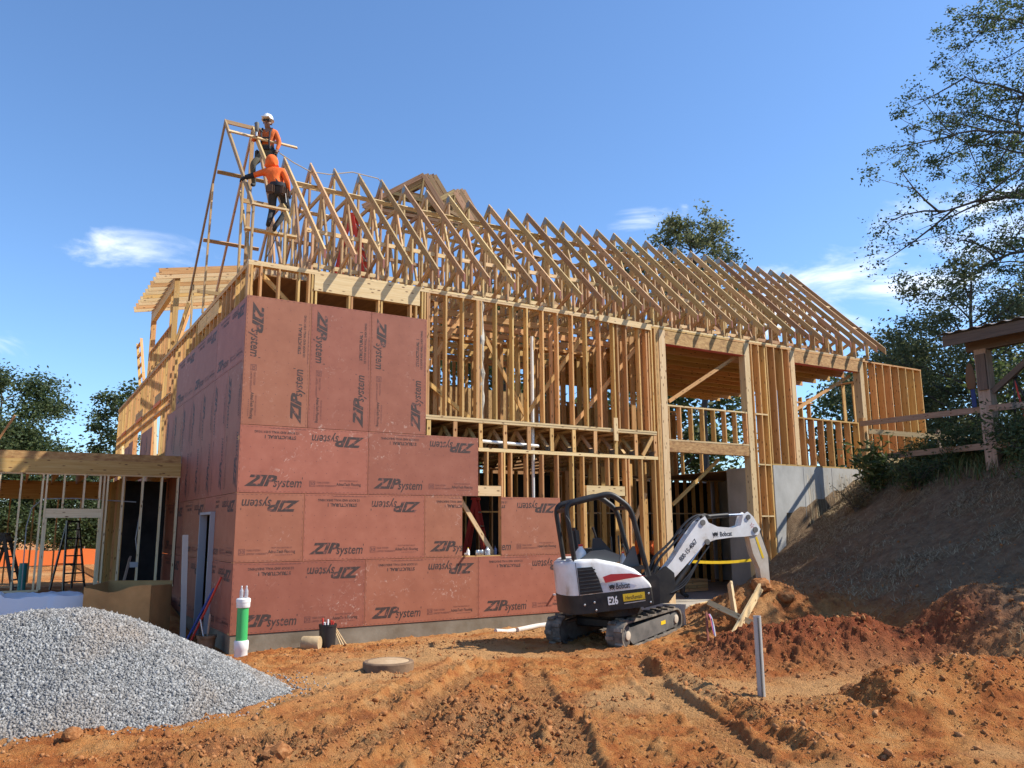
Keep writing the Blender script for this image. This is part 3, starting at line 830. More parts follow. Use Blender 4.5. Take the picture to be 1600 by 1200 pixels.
# plates, rim and floor trusses
plate(4.90, 9.86, 3.385, h=0.075, mat_=M_PALE)
plate(0.0, 4.90, 3.385, h=0.075)
plate(3.66, 9.84, 3.985, h=0.045, mat_=M_PALE, y0=0.004); plate(3.66, 9.84, 4.036, h=0.04, mat_=M_PALE, y0=0.0)
plate(0.0, 3.655, 3.985, h=0.08)
FT = new('floor_truss', None, T(0, 0, 0), HOUSE)
def floor_truss(x):
    t = new('floor_truss', None, T(x, 0, 0), HOUSE)
    b = lambda n, p0, p1, h=(1, 0, 0): beam(t, n, (x, *p0), (x, *p1), S, 0.089, M_WOOD2, h)
    b('chord', (0.10, 3.48), (5.9, 3.48)); b('chord', (0.10, 3.962), (5.9, 3.962))
    beam(t, 'end_block', (x, 0.03, 3.462), (x, 0.03, 3.983), 0.089, S, M_WOOD, (0, 1, 0))
    y = 0.12
    for k in range(6):
        b('web', (y, 3.50), (y + .45, 3.94)); b('web', (y + .45, 3.94), (y + .92, 3.50)); y += 0.95
    m = new('spray_mark', box_mesh(0.03, 0.05, 0.002, M_SPRAY), T(x + .003, 0.0098, 3.80) @ Matrix.Rotation(math.pi / 2, 4, 'X'), t)
    new('truss_plate', box_mesh(0.002, 0.2, 0.12, M_PLATE), T(x - .046, .13, 3.52), t)
M_SPRAY = mat('orange_marking_paint', (0.8, 0.25, 0.06), 0.7)
bpy.data.objects.remove(FT)
for k in range(17): floor_truss(0.10 + 0.606 * k)
slab_box('subfloor', 0.16, 9.83, 0.155, 19.8, 4.008, 4.030, M_PLY, 0)

# -- front wall, upper floor
for k in range(16):
    x = 3.72 + 0.406 * k + random.uniform(-.02, .02)
    if x < 9.82: stud(x, 4.078, 6.66)
for x in (3.68, 4.86, 4.90, 8.72, 9.62, 9.70): stud(x, 4.078, 6.66)
for x in (0.02, 0.07, 0.24, 0.58, 0.96, 1.16, 1.22): stud(x, 4.07, 6.66)
for x in (1.30, 1.98, 2.03, 2.60, 2.66, 3.30, 3.42): stud(x, 4.07, 6.33)
beam(HOUSE, 'header', (1.26, YF + .065, 6.50), (3.50, YF + .065, 6.50), 0.13, 0.32, M_PALE, ZR)
stud(3.56, 4.07, 6.66); stud(3.62, 4.07, 6.66)
for x0, x1 in ((0.0, 3.70), (3.703, 8.2), (8.203, 12.4), (12.403, 18.25)):
    plate(x0, x1, 6.66, h=0.045, mat_=M_PALE if x0 < 8 else M_WOOD)
for x0, x1 in ((0.0, 2.4), (2.403, 6.6), (6.603, 10.1), (10.103, 14.6), (14.603, 18.25)):
    plate(x0, x1, 6.706, h=0.045, mat_=M_PALE)
plate(18.253, 21.1, 6.655, d=0.19, h=0.045)
beam(HOUSE, 'scab_board', (8.15, -0.010, 6.70), (9.75, -0.010, 6.66), 0.038, 0.15, M_PALE, ZR)
beam(HOUSE, 'scab_board', (8.55, -0.022, 3.78), (8.55, -0.022, 4.32), 0.115, 0.036, M_PALE, (0, 1, 0))
# -- entry bay with tall posts
for x in (9.90, 9.945, 9.99): stud(x, -0.02, 6.655, mat_=M_OSB if x == 9.945 else M_WOOD)
beam(HOUSE, 'post', (10.13, 0.11, -0.02), (10.13, 0.11, 6.655), 0.20, 0.21, M_PALE, (0, 1, 0))
beam(HOUSE, 'post', (13.14, 0.11, -0.02), (13.14, 0.11, 6.655), 0.19, 0.21, M_PALE, (0, 1, 0))
beam(HOUSE, 'header', (10.04, 0.10, 6.48), (13.04, 0.10, 6.48), 0.17, 0.33, M_OSB, ZR)
beam(HOUSE, 'header', (10.235, 0.10, 3.74), (13.04, 0.10, 3.74), 0.17, 0.27, M_OSB, ZR)
plate(10.235, 13.04, 3.876, d=.14, mat_=M_PALE); plate(10.235, 13.04, 4.735, d=.14, mat_=M_PALE); 
for k in range(8): stud(10.27 + 0.389 * k, 3.915, 4.733)
brace((10.5, .25, 4.9), (12.95, .25, 6.3)); brace((10.9, .7, 2.35), (12.6, .7, 3.55))
# red flashing tape under the headers
for a, b in ((10.235, 13.04), (15.06, 17.9)): beam(HOUSE, 'flashing_tape', (a, 0.10, 6.308 if a < 12 else 6.318), (b, 0.10, 6.308 if a < 12 else 6.318), 0.168, 0.004, M_RED, ZR)
# -- tall studs right of the bay
for i, x in enumerate((13.33, 13.60, 13.84)): stud(x, -0.02, 6.655, d=0.19)
for z in (0.9, 2.05, 3.40, 4.75): beam(HOUSE, 'blocking', (13.35, .107, z), (13.82, .107, z), S, .19, M_PALE, (0, 1, 0))
for z in (1.9, 3.4, 4.75): beam(HOUSE, 'blocking', (10.01, .08, z), (10.03, .08, z), S, .14, M_PALE, (0, 1, 0))
plate(13.88, 21.15, 3.402, d=0.24, mat_=M_WOOD, name='sill_plate')
for x in (13.92, 14.22, 14.55, 14.82): stud(x, 3.442, 6.655, d=0.24)
beam(HOUSE, 'post', (14.96, 0.13, 3.442), (14.96, 0.13, 6.655), 0.17, 0.24, M_PALE, (0, 1, 0))
beam(HOUSE, 'header', (15.05, 0.10, 6.485), (17.93, 0.10, 6.485), 0.17, 0.325, M_OSB, ZR)
beam(HOUSE, 'post', (18.04, 0.13, 3.442), (18.04, 0.13, 6.655), 0.17, 0.24, M_PALE, (0, 1, 0))
plate(15.05, 17.95, 4.74, d=.19)
for k in range(7): stud(15.28 + 0.40 * k, 3.442, 4.738, d=0.19)
for k in range(8): stud(18.30 + 0.395 * k, 3.442, 6.653, d=0.21)
brace((15.05, .32, 4.9), (17.9, .32, 6.25)); brace((15.6, 1.2, 6.0), (17.5, 1.2, 3.5))
# right end wall, running back
for k in range(7): beam(HOUSE, 'stud', (21.1, 0.45 + .41 * k, 3.442), (21.1, .45 + .41 * k, 6.65), 0.14, S, M_WOOD, (0, 1, 0))
beam(HOUSE, 'plate', (21.1, .2, 6.68), (21.1, 3.2, 6.68), .14, .045, M_WOOD, ZR)
for x in (18.4, 18.8): stud(x, 3.44, 5.95, y=2.6)
plate(17.6, 18.9, 5.75, y0=2.5); slab_box('sheathing_board', 18.2, 18.75, 2.70, 2.715, 3.45, 5.3, M_OSB, 0)
for k in range(4): stud(14.4 + .9 * k, 3.44, 4.6, y=5.9)

# -- left side wall (plane x = 0)
def lstud(y, z0, z1, d=0.14, x0=0.012): return beam(HOUSE, 'stud', (x0 + d / 2, y, z0), (x0 + d / 2, y, z1), d, S, M_WOOD, (0, 1, 0))
def lplate(y0, y1, z, h=.045, x0=0.012, d=.14, mat_=None): return beam(HOUSE, 'plate', (x0 + d / 2, y0, z + h / 2), (x0 + d / 2, y1, z + h / 2), d, h, mat_ or M_WOOD, ZR)
lplate(0.16, 7.6, 6.706, mat_=M_WOOD); lplate(0.16, 7.6, 6.66); lplate(7.6, 22.0, 6.70); lplate(7.6, 22.0, 6.655); lplate(8.5, 22.0, 5.45); lplate(8.5, 22, 5.16)
for k in range(20): lstud(0.25 + .406 * k, 4.07, 6.655)
for k in range(34):
    y = 8.35 + .406 * k
    if 10.2 < y < 11.4 or 14.2 < y < 15.9 or 18.6 < y < 20.1: lstud(y, 5.2, 6.65); continue
    lstud(y, 2.4, 6.65)
beam(HOUSE, 'header', (.08, 2.6, 6.48), (.08, 4.9, 6.48), .13, .3, M_WOOD, ZR); beam(HOUSE, 'header', (.08, 10.1, 5.62), (.08, 11.4, 5.62), .13, .3, M_WOOD, ZR)
beam(HOUSE, 'header', (.08, 14.1, 5.62), (.08, 15.9, 5.62), .13, .3, M_WOOD, ZR)
for y in (10.1, 14.1, 18.5): beam(HOUSE, 'flashing_tape', (-.004, y, 5.46), (-.004, y + 1.4, 5.46), .006, .10, M_ORANGE, ZR)
# clerestory wall and shed rafters over the rear wing
for y in (9.0, 9.05, 9.5, 13.35, 13.6): lstud(y, 6.75, 8.9)
for k in range(9): lstud(9.9 + .41 * k, 6.75, 7.5)
beam(HOUSE, 'header', (.08, 9.1, 8.72), (.08, 13.6, 8.72), .13, .3, M_PALE, ZR); lplate(8.95, 13.7, 8.90, mat_=M_PALE); lplate(9.1, 13.5, 7.5)
for k in range(11):
    y = 8.5 + 0.46 * k
    beam(HOUSE, 'shed_rafter', (-.48 - .01 * k, y, 8.83), (4.0, y, 9.75), S, .185, M_PALE if k % 3 else M_WOOD, ZR)
    if k % 2: beam(HOUSE, 'brace', (.1, y, 7.0), (2.3, y, 9.2), S, .089, M_WOOD, ZR)
# scaffold-like gable ladder further back
for y in (14.6, 15.6): brace((0.05, y, 6.75), (.05, y + 1.7, 8.6), hint=(1, 0, 0))
for k in range(4): brace((.05, 14.9 + .45 * k, 7.1 + .45 * k), (.05, 15.9 + .45 * k, 7.1 + .45 * k), hint=(1, 0, 0))
brace((0.05, 7.9, 6.75), (0.35, 8.1, 7.9)); brace((0.05, 8.4, 6.75), (0.3, 8.3, 8.0)); brace((.05, 7.4, 7.4), (.3, 8.7, 7.5))
for k in range(4): brace((.3, 7.2 + .3 * k, 6.9), (2.6, 7.5 + .3 * k, 7.5), M_PALE)
brace((0.06, 10.3, 2.6), (.06, 11.3, 5.1), M_PALE, hint=(1, 0, 0)); brace((0.06, 18.7, 2.6), (.06, 19.6, 5.0), M_PALE, hint=(1, 0, 0))

# -- side door
DOOR = new('door', None, T(0, 2.2, 0), HOUSE)
M_DOORFR = mat('grey_steel_frame', (0.34, 0.36, 0.40), 0.5, 0.3); M_DOORBL = mat('blue_primer', (0.02, 0.032, 0.065), 0.6)
beam(DOOR, 'door_frame', (-.02, 1.725, -.26), (-.02, 1.725, 2.14), .14, .05, M_DOORFR, (0, 1, 0)); beam(DOOR, 'door_frame', (-.02, 2.725, -.26), (-.02, 2.725, 2.14), .14, .05, M_DOORFR, (0, 1, 0))
beam(DOOR, 'door_frame', (-.02, 1.70, 2.115), (-.02, 2.75, 2.115), .14, .05, M_DOORFR, ZR)
beam(DOOR, 'door_leaf', (.15, 2.22, -.24), (.15, 2.22, 2.08), .045, .93, M_DOORBL, (0, 1, 0))
beam(DOOR, 'door_handle', (.02, 1.82, .92), (.02, 1.94, .92), .02, .025, M_STEEL, ZR)

# -- inside: partitions, rear wall, joists
for k in range(34):
    x = 0.3 + .406 * k
    stud(x, 4.07, 6.65, y=6.0); 
plate(0.2, 14.0, 6.66, y0=5.93, h=.08); plate(0.2, 9.8, 4.035, y0=5.93)
for k in range(10): stud(4.2 + .58 * k, 4.07, 6.5, y=2.9)
plate(4.1, 9.8, 6.5, y0=2.83)
for k in range(15): beam(HOUSE, 'stud', (4.05, .4 + .38 * k, 4.07), (4.05, .4 + .38 * k, 6.6), .089, S, M_WOOD, (0, 1, 0))
for k in range(15): beam(HOUSE, 'stud', (9.78, .4 + .38 * k, 4.07), (9.78, .4 + .38 * k, 6.6), .14, S, M_WOOD, (0, 1, 0))
for k in range(15): beam(HOUSE, 'stud', (7.1, .5 + .38 * k, 4.07), (7.1, .5 + .38 * k, 6.5), .089, S, M_WOOD, (0, 1, 0))
for k in range(16): stud(4.0 + .4 * k, 0.01, 3.35, y=4.2)
for k in range(12): stud(0.6 + .3 * k, 0.01, 3.35, y=5.0)
for k in range(20): stud(10.2 + .36 * k, -0.02, 3.3, y=5.2)
plate(10.0, 17.5, 3.3, y0=5.13, mat_=M_PALE); plate(10.0, 17.5, 2.2, y0=5.10, mat_=M_PALE)
for k in range(15): stud(10.2 + .36 * k, 3.40, 5.55, y=5.2)
plate(10.0, 15.6, 5.55, y0=5.13, mat_=M_PALE)
plate(4.0, 9.9, 2.2, y0=4.1); plate(4.0, 10.2, 3.35, y0=4.13)
for k in range(8): beam(HOUSE, 'stud', (9.9, .6 + .55 * k, 0), (9.9, .6 + .55 * k, 3.37), .14, S, M_WOOD, (0, 1, 0))
for p0, p1 in (((4.95, .25, 6.3), (6.3, .25, 4.1)), ((7.9, .22, 6.35), (6.1, .22, 4.1)), ((9.5, .22, 6.2), (7.5, .22, 4.1)), ((3.7, .3, 4.9), (4.85, .3, 4.1)), ((3.7, .5, 4.8), (4.7, .5, 6.4)),
               ((4.55, .2, 2.40), (5.35, .2, 1.25)), ((8.9, .4, 1.0), (9.75, .4, 2.6)), ((.3, .3, 6.6), (1.3, .3, 5.7)), ((9.4, .04, 3.48), (9.75, .04, 3.98))):
    brace(p0, p1, M_PALE if p0[2] < 3 else M_WOOD)
for k in range(11): beam(HOUSE, 'ceiling_joist', (10.0, .75 + .52 * k, 6.42), (18.2, .75 + .52 * k, 6.42), S, .28, M_WOOD, ZR)
for k in range(7): beam(HOUSE, 'ceiling_joist', (4.2, .9 + .7 * k, 6.55), (9.9, .9 + .7 * k, 6.55), S, .14, M_WOOD, ZR)
slab_box('ceiling_deck', 0.3, 4.0, 0.35, 5.6, 6.60, 6.618, M_PLY, 0)
slab_box('ceiling_deck', 10.1, 18.2, 0.40, 6.6, 6.58, 6.598, M_PLY, 0)
slab_box('partition_board', 4.2, 7.0, 6.10, 6.115, 4.1, 6.3, M_OSB, 0)
slab_box('partition_board', 7.6, 12.5, 9.6, 9.615, 4.1, 6.6, M_OSB, 0)
slab_box('basement_wall', 17.35, 17.55, 0.30, 8.9, -.25, 3.33, M_CONC, 0)
slab_box('partition_board', 0.3, 9.7, 9.0, 9.015, 0.0, 3.9, M_PLY, 0)
slab_box('partition_board', 10.0, 13.95, 8.9, 8.915, 0.0, 4.7, M_PLY, 0)
slab_box('partition_board', 0.3, 3.9, 5.15, 5.165, 0.0, 3.3, M_PLY, 0)
slab_box('subfloor', 9.95, 14.1, 5.0, 12, 3.37, 3.39, M_PLY, 0)
M_INNERSHADE = noise_mat('interior_shade_black', [(0.3, (0.012, 0.011, 0.010)), (0.7, (0.028, 0.026, 0.024))], scale=3, rough=.9)  # black for added sheets that stand for the shade deep inside the rooms
for x0, x1, y in ((4.0, 9.85, 4.55), (10.0, 17.3, 5.75)): slab_box('added_black_sheet', x0, x1, y, y + .012, 0.0, 3.28, M_INNERSHADE, 0)
slab_box('added_black_sheet', 0.4, 3.9, 3.2, 3.212, 0.0, 3.3, M_INNERSHADE, 0)
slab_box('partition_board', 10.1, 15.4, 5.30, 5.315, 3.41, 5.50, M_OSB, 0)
# wrapped column, grey drain pipes
def rough_col(x, y, z0, z1):
    bm = bmesh.new()
    pts, rr = [], []
    for k in range(22):
        z = z0 + (z1 - z0) * k / 21
        pts.append((x + random.uniform(-.02, .02), y + random.uniform(-.015, .015), z)); rr.append(random.uniform(.055, .085))
    add_tube(bm, pts, rr, 9)
    return bm_obj('wrapped_column', bm, noise_mat('wrinkled_wrap', [(0.35, (0.20, 0.17, 0.12)), (0.55, (0.50, 0.46, 0.38)), (0.75, (0.68, 0.65, 0.57))], scale=5, rough=.8, bump=.6, bscale=16, stretch=(1, 1, .35)), HOUSE, Matrix.Identity(4))
rough_col(4.98, 0.08, 4.08, 6.65)
for pts, r_ in (([(6.44, .30, .1), (6.44, .30, 6.1)], .038), ([(4.95, .17, 3.62), (6.5, .17, 3.58)], .035)):
    o = tube_obj('drain_pipe', pts, r_, M_WHITE, HOUSE, 12)

# -- roof trusses
Z0 = 6.752
def rafter_mesh(ya, za, yb, zb, depth, w, m):
    """board with plumb cuts at both ends; (ya,za)-(yb,zb) is the top edge in the truss plane; local z runs along the board"""
    L = math.hypot(yb - ya, zb - za)
    ty, tz = (yb - ya) / L, (zb - za) / L
    k = depth * tz / abs(ty)                      # plumb cut runs past the square end
    prof = [(0, 0), (0, L), (-depth, L - depth * tz / abs(ty)), (-depth, -k)]
    v = [(s * w / 2, a, b) for s in (-1, 1) for a, b in prof]
    f = [(0, 1, 2, 3), (7, 6, 5, 4), (0, 4, 5, 1), (1, 5, 6, 2), (2, 6, 7, 3), (3, 7, 4, 0)]
    me = me_from('rafter', v, f); me.materials.append(m)
    bmx = bmesh.new(); bmx.from_mesh(me); bmesh.ops.recalc_face_normals(bmx, faces=bmx.faces); bmx.to_mesh(me); bmx.free()
    n = Vector((0, -tz, ty)) if ty > 0 else Vector((0, tz, -ty))
    zax = Vector((0, ty, tz)); yax = n; xax = yax.cross(zax)
    Mx = Matrix((xax, yax, zax)).transposed().to_4x4(); Mx.translation = (0, ya, za)
    return me, Mx
YR, ZRG, TAIL = 2.97, 10.36, -0.28
C0 = ZRG - YR
def build_truss(name, x, c0=C0, yr=YR, tail=TAIL, far=None, depth=.14):
    t = new(name, None, T(x, 0, 0), HOUSE)
    W = 2 * yr
    def piece(n, me, Mx): return new(n, me, T(x, 0, 0) @ Mx, t)
    me, Mx = rafter_mesh(tail, c0 + tail, yr, c0 + yr, depth, S, M_WOOD2); piece('rafter', me, Mx)
    me2, Mx2 = rafter_mesh(W - tail, c0 + tail, yr + .0005, c0 + yr, depth, S, M_WOOD2); piece('rafter', me2, Mx2)
    b = lambda n, y0, z0, y1, z1, d=.089, m=M_WOOD2: beam(t, n, (x, y0, z0), (x, y1, z1), S, d, m, (0, 0.7, 0.7) if abs(y1 - y0) > abs(z1 - z0) else (0, 1, 0), jit=.001)
    b('bottom_chord', 0.0, Z0 + .047, W, Z0 + .047)
    for s in (0, 1):
        f_ = (lambda y: y) if not s else (lambda y: W - y)
        b('heel', f_(.046), Z0 + .094, f_(.046), c0 - .16)
        b('web', f_(.10), c0 - .13, f_(1.02), Z0 + .10)
        b('web', f_(1.08), Z0 + .095, f_(1.08), c0 + 1.08 - .20)
        b('web', f_(1.14), Z0 + .12, f_(2.0), c0 + 2.0 - .22)
        b('web', f_(.56), Z0 + .095, f_(.56), c0 + .56 - .20)
        b('web', f_(2.0), Z0 + .095, f_(2.0), c0 + 2.0 - .20)
        b('web', f_(1.12), c0 + 1.0 - .22, f_(1.94), Z0 + .12)
        b('web', f_(2.04), c0 + 2.04 - .22, f_(2.86), Z0 + .12)
        beam(t, 'tail_end', (x, f_(tail - .002), c0 + tail - .19), (x, f_(tail - .002), c0 + tail - .008), S + .002, .012, M_REDEND, (0, 1, 0), jit=0)
        for y, z, hh in ((.05, Z0 + .10, .13), (1.06, Z0 + .09, .14), (.09, c0 - .10, .12)):
            new('truss_plate', box_mesh(.0425, .075, hh, M_PLATE), T(x, f_(y), z), t)
    b('web', yr, Z0 + .1, yr, c0 + yr - .22)
    b('collar_tie', 2.02, c0 + 1.82, W - 2.02, c0 + 1.82)
    new('truss_plate', box_mesh(.0425, .17, .15, M_PLATE), T(x, yr, c0 + yr - .15), t)
    return t
proto = build_truss('roof_truss', 1.353)
for i in range(1, 29):
    M = T(1.353 + 0.6096 * i + random.uniform(-.012, .012), random.uniform(-.01, .01), random.uniform(-.004, .004)) @ Matrix.Rotation(random.uniform(-.002, .002), 4, 'Y')
    c = copy_tree(proto, M, HOUSE)
    c.matrix_basis = M
# overhanging rafter pair past the last truss
OV = new('gable_overhang', None, T(19.0, 0, 0), HOUSE)
for me, Mx in (rafter_mesh(-.30, C0 - .30, YR, ZRG, .14, S, M_WOOD2), rafter_mesh(2 * YR + .3, C0 - .3, YR + .0005, ZRG, .14, S, M_WOOD2)):
    new('rafter', me, T(18.85, 0, 0) @ Mx, OV)
for y in (0.6, 1.5, 2.5, 3.4, 4.4): beam(OV, 'lookout', (18.45, y, C0 + (y if y < YR else 2 * YR - y) - .10), (18.83, y, C0 + (y if y < YR else 2 * YR - y) - .10), S, .089, M_WOOD2, (0, 0.7, .7))
# raised gable frames at the near end
def gable_frame(x, tail, depth=.10):
    t = new('gable_frame', None, T(x, 0, 0), HOUSE)
    c = 7.84; yp = 3.24
    for ya, za in ((tail, c + tail), (2 * yp + .12, c - .12)):
        me, Mx = rafter_mesh(ya, za, yp + (0 if ya < yp else .0005), c + yp, depth, S, M_WOOD2)
        new('rafter', me, T(x, 0, 0) @ Mx, t)
    b = lambda y0, z0, y1, z1: beam(t, 'web', (x, y0, z0), (x, y1, z1), S, .089, M_WOOD2, (0, 1, 0))
    b(.06, Z0 + .01, .06, c - .10); b(1.05, Z0 + .01, 1.05, c + .88)
    b(6.1, Z0 + .01, 6.1, c + .05)
    return t
F1 = gable_frame(0.04, 0.0); F2 = gable_frame(0.66, -.28, .12)
beam(F2, 'web', (.66, .2, 6.8), (.66, 2.3, 9.9), S, .089, M_WOOD2, (0, 1, 0)); beam(F2, 'web', (.66, 4.2, 9.8), (.66, 2.4, 7.0), S, .089, M_WOOD2, (0, 1, 0)); beam(F2, 'web', (.66, 3.24, 6.8), (.66, 3.24, 10.9), .089, S, M_WOOD2, (0, 1, 0))
beam(F1, 'web', (.04, 4.6, 6.8), (.04, 4.3, 9.9), S, .089, M_WOOD2, (0, 1, 0))
def rung(p0, p1, m=None, d=.089, hint=(0, .7, .7)): return beam(HOUSE, 'brace', p0, p1, S, d, m or M_WOOD2, hint)
rung((.06, 3.20, 11.00), (.95, 3.20, 11.00), hint=ZR); rung((.06, 3.30, 11.05), (.8, 3.30, 11.05), M_PALE, hint=(0, 1, 0))
rung((.0, 2.62, 10.50), (1.55, 2.66, 10.50), M_PALE)
rung((.06, 3.95, 10.08), (1.36, 3.95, 10.08), hint=(0, .7, -.7)); rung((.06, 5.22, 8.80), (1.4, 5.22, 8.80), hint=(0, .7, -.7)); rung((.06, 5.6, 7.6), (.64, 5.6, 7.6), hint=ZR)
rung((.0, .03, 7.86), (.70, .03, 7.86), M_PALE, hint=(0, 1, 0)); rung((.06, 1.05, 8.3), (.64, 1.05, 8.3), hint=ZR)
# runs of lateral bracing
for y, z, hint in ((1.125, 7.95, (0, 0, 1)), (3.03, 9.75, (0, 0, 1)), (3.03, 8.35, ZR), (4.80, 8.0, ZR), (2.40, 9.50, (0, 1, -1)), (3.75, 9.45, (0, .7, -.7)), (3.03, 7.2, ZR), (4.9, 7.1, ZR), (1.125, 7.2, ZR)):
    x = 1.3 + random.uniform(0, .5)
    while x < 17.9:
        x1 = min(x + 3.7, 18.5)
        rung((x, y, z + random.uniform(-.03, .03)), (x1, y + .04 * (random.random() > .5), z + random.uniform(-.03, .03)), M_PALE if random.random() < .5 else M_WOOD2, hint=hint)
        x = x1 - .35
for x in (5.8, 11.4, 16.2):
    rung((x, 3.06, 7.0), (x + 2.4, 3.06, 9.9), hint=(0, 0, 1)); rung((x + 2.4, 1.15, 7.0), (x, 1.15, 8.3), hint=ZR)
# small trusses lying in bundles on the ridge
M_SHADEW = wood_mat('backlit_lumber', (0.42, 0.28, 0.14), (0.30, 0.18, 0.08), (0.17, 0.10, 0.04), rand=0.35)  # backlit shade of the bundles is put into this darker wood colour
def small_truss(xc, y, zp, half, lean):
    t = new('bundled_truss', None, T(xc, y, zp), HOUSE)
    p = Vector((xc, y, zp))
    l = Vector((xc - half * 1.15, y + lean, zp - half * .78)); r = Vector((xc + half * .62, y - lean * .3, zp - half * .95))
    for e in (l, r): beam(t, 'rafter', e, p, S, .12, M_SHADEW, ZR)
    beam(t, 'web', (xc, y, zp - .1), (xc - .06, y + lean * .4, zp - half * .8), S, .089, M_SHADEW, (0, 1, 0))
    beam(t, 'web', l * .55 + p * .45, r * .2 + p * .8 - Vector((0, 0, .5)), S, .089, M_SHADEW, ZR)
    beam(t, 'bottom_chord', l, r, S, .089, M_SHADEW, ZR)
for k in range(8): small_truss(5.55 + .11 * k - .05 * (k % 3), 4.35 + .11 * k, 11.42 + .07 * k - .14 * (k % 2), 1.35 - .05 * (k % 3), .5)
for k in range(7): small_truss(6.60 + .11 * k - .04 * (k % 3), 4.5 + .12 * k, 11.22 + .08 * k - .16 * (k % 2), 1.0 - .08 * (k % 3), .2)

# ------------------------------------------------------------------ low framed wing on the left
WING = thing('framed_wing', 'low open framed wing with pale studs and long beam left of the red wall', 'wing', (-3, 5.95, 0.45))
WY, WZ0, WZ1 = 5.95, 0.50, 3.03
def wb(name, p0, p1, w, d, m=None, hint=(0, 1, 0)): return beam(WING, name, p0, p1, w, d, m or M_WINGW, hint)
for x in (-8.1, -7.7, -7.3, -6.9, -6.5, -6.1, -5.7, -5.3, -4.88, -4.47, -4.06, -3.65, -3.25, -2.84, -2.76, -1.62, -1.55, -1.22, -0.81, -0.40, -0.04):
    wb('stud', (x, WY, WZ0 + .04), (x, WY, WZ1), S, .14)
for x in (-2.72, -1.66): wb('stud', (x, WY, WZ0 + .04), (x, WY, 2.07), S, .14)
for x in (-2.42, -2.02, -1.7): wb('cripple_stud', (x, WY, 2.29), (x, WY, WZ1), S, .14)
wb('header', (-2.74, WY, 2.18), (-1.64, WY, 2.18), .12, .20, None, ZR)
wb('plate', (-8.3, WY, WZ0 + .02), (-2.74, WY, WZ0 + .02), .038, .14); wb('plate', (-1.64, WY, WZ0 + .02), (-.01, WY, WZ0 + .02), .038, .14)
wb('plate', (-8.3, WY, WZ1 + .02), (-.005, WY, WZ1 + .02), .04, .14)
wb('beam', (-8.3, WY - .02, 3.215), (-.012, WY - .02, 3.215), .16, .30, M_WOOD, ZR)
wb('roof_edge', (-8.4, WY - .08, 3.385), (-.012, WY - .08, 3.385), .30, .028, M_OSB, (0, 1, 0))
for k in range(14): wb('joist', (-8.0 + .61 * k, WY + .07, 3.2), (-8.0 + .61 * k, 11.2, 3.2), S, .24, M_WOOD, ZR)
bm = bmesh.new(); add_box(bm, (-4.2, 8.75, 3.36), (8.35, 5.2, .02)); bm_obj('roof_deck', bm, M_OSB, WING, Matrix.Identity(4))
for k in range(15): wb('stud', (-8.0 + .57 * k, 11.2, 0.42), (-8.0 + .57 * k, 11.2, 3.05), S, .10, M_WOOD)
wb('beam', (-8.3, 11.2, 2.92), (-.02, 11.2, 2.92), .14, .50, M_WOOD, ZR)
for k in range(9): wb('stud', (-1.15, 6.6 + .55 * k, 0.42), (-1.15, 6.6 + .55 * k, 3.05), .09, S, M_WOOD)
M_BLACKSHEET = noise_mat('plain_black', [(0.3, (0.012, 0.012, 0.013)), (0.7, (0.03, 0.03, 0.03))], scale=3, rough=.9)
bm = bmesh.new(); add_box(bm, (-.56, 7.7, 1.75), (1.06, .02, 2.55)); bm_obj('added_black_sheet', bm, M_BLACKSHEET, WING, Matrix.Identity(4))  # plain black sheet added across the right-hand end of the wing
def cable(pts, r=.008, name='cable', m=None, parent=None): return tube_obj(name, pts, r, m or M_GREYPIPE, parent, 6)
M_GREYPIPE = mat('grey_conduit', (0.35, 0.36, 0.37), .5)
cable([(-3.05, WY + .2, .5), (-3.07, WY + .2, 1.9), (-3.0, WY + .2, 2.3), (-2.8, WY + .2, 2.5), (-2.2, WY + .22, 2.52), (-.9, WY + .2, 2.45)], .012, parent=WING)
cable([(-.82, WY + .1, 3.0), (-.80, WY + .12, 2.3), (-.86, WY + .12, 1.6), (-.78, WY + .1, 1.1), (-.80, WY + .1, .8)], .012, parent=WING)
new('junction_box', box_mesh(.16, .06, .12, M_GREYPIPE), T(-.88, WY - .04, 1.02), WING)

# ------------------------------------------------------------------ trees
def leaf_mat(name, c0, c1, c2, tr=0.45):
    m = mat(name, c1, 0.55, spec=0.35)
    nt = m.node_tree; b = nt.nodes['Principled BSDF']; out = nt.nodes['Material Output']
    geo = nd(m, 'ShaderNodeNewGeometry'); r = ramp_node(m, [(0, c0), (0.55, c1), (1, c2)])
    lk(m, geo.outputs['Random Per Island'], r.inputs[0]); lk(m, r.outputs[0], b.inputs['Base Color'])
    t = nd(m, 'ShaderNodeBsdfTranslucent'); hs = nd(m, 'ShaderNodeHueSaturation'); hs.inputs['Value'].default_value = 1.25; hs.inputs['Hue'].default_value = 0.485
    lk(m, r.outputs[0], hs.inputs['Color']); lk(m, hs.outputs[0], t.inputs['Color'])
    mx = nd(m, 'ShaderNodeMixShader'); mx.inputs[0].default_value = tr
    lk(m, b.outputs[0], mx.inputs[1]); lk(m, t.outputs[0], mx.inputs[2]); lk(m, mx.outputs[0], out.inputs['Surface'])
    return m
M_LEAF_D = leaf_mat('dark_leaves', (0.03, 0.05, 0.018), (0.06, 0.095, 0.034), (0.12, 0.15, 0.06))
M_LEAF_M = leaf_mat('green_leaves', (0.04, 0.065, 0.02), (0.08, 0.115, 0.036), (0.16, 0.19, 0.07))
M_LEAF_Y = leaf_mat('olive_leaves', (0.07, 0.085, 0.035), (0.13, 0.15, 0.065), (0.23, 0.24, 0.11))
M_BARK = noise_mat('bark', [(0.3, (0.05, 0.04, 0.032)), (0.6, (0.12, 0.10, 0.08)), (0.8, (0.18, 0.155, 0.13))], scale=6, rough=.95, bump=.6, bscale=12, stretch=(1, 1, .25))
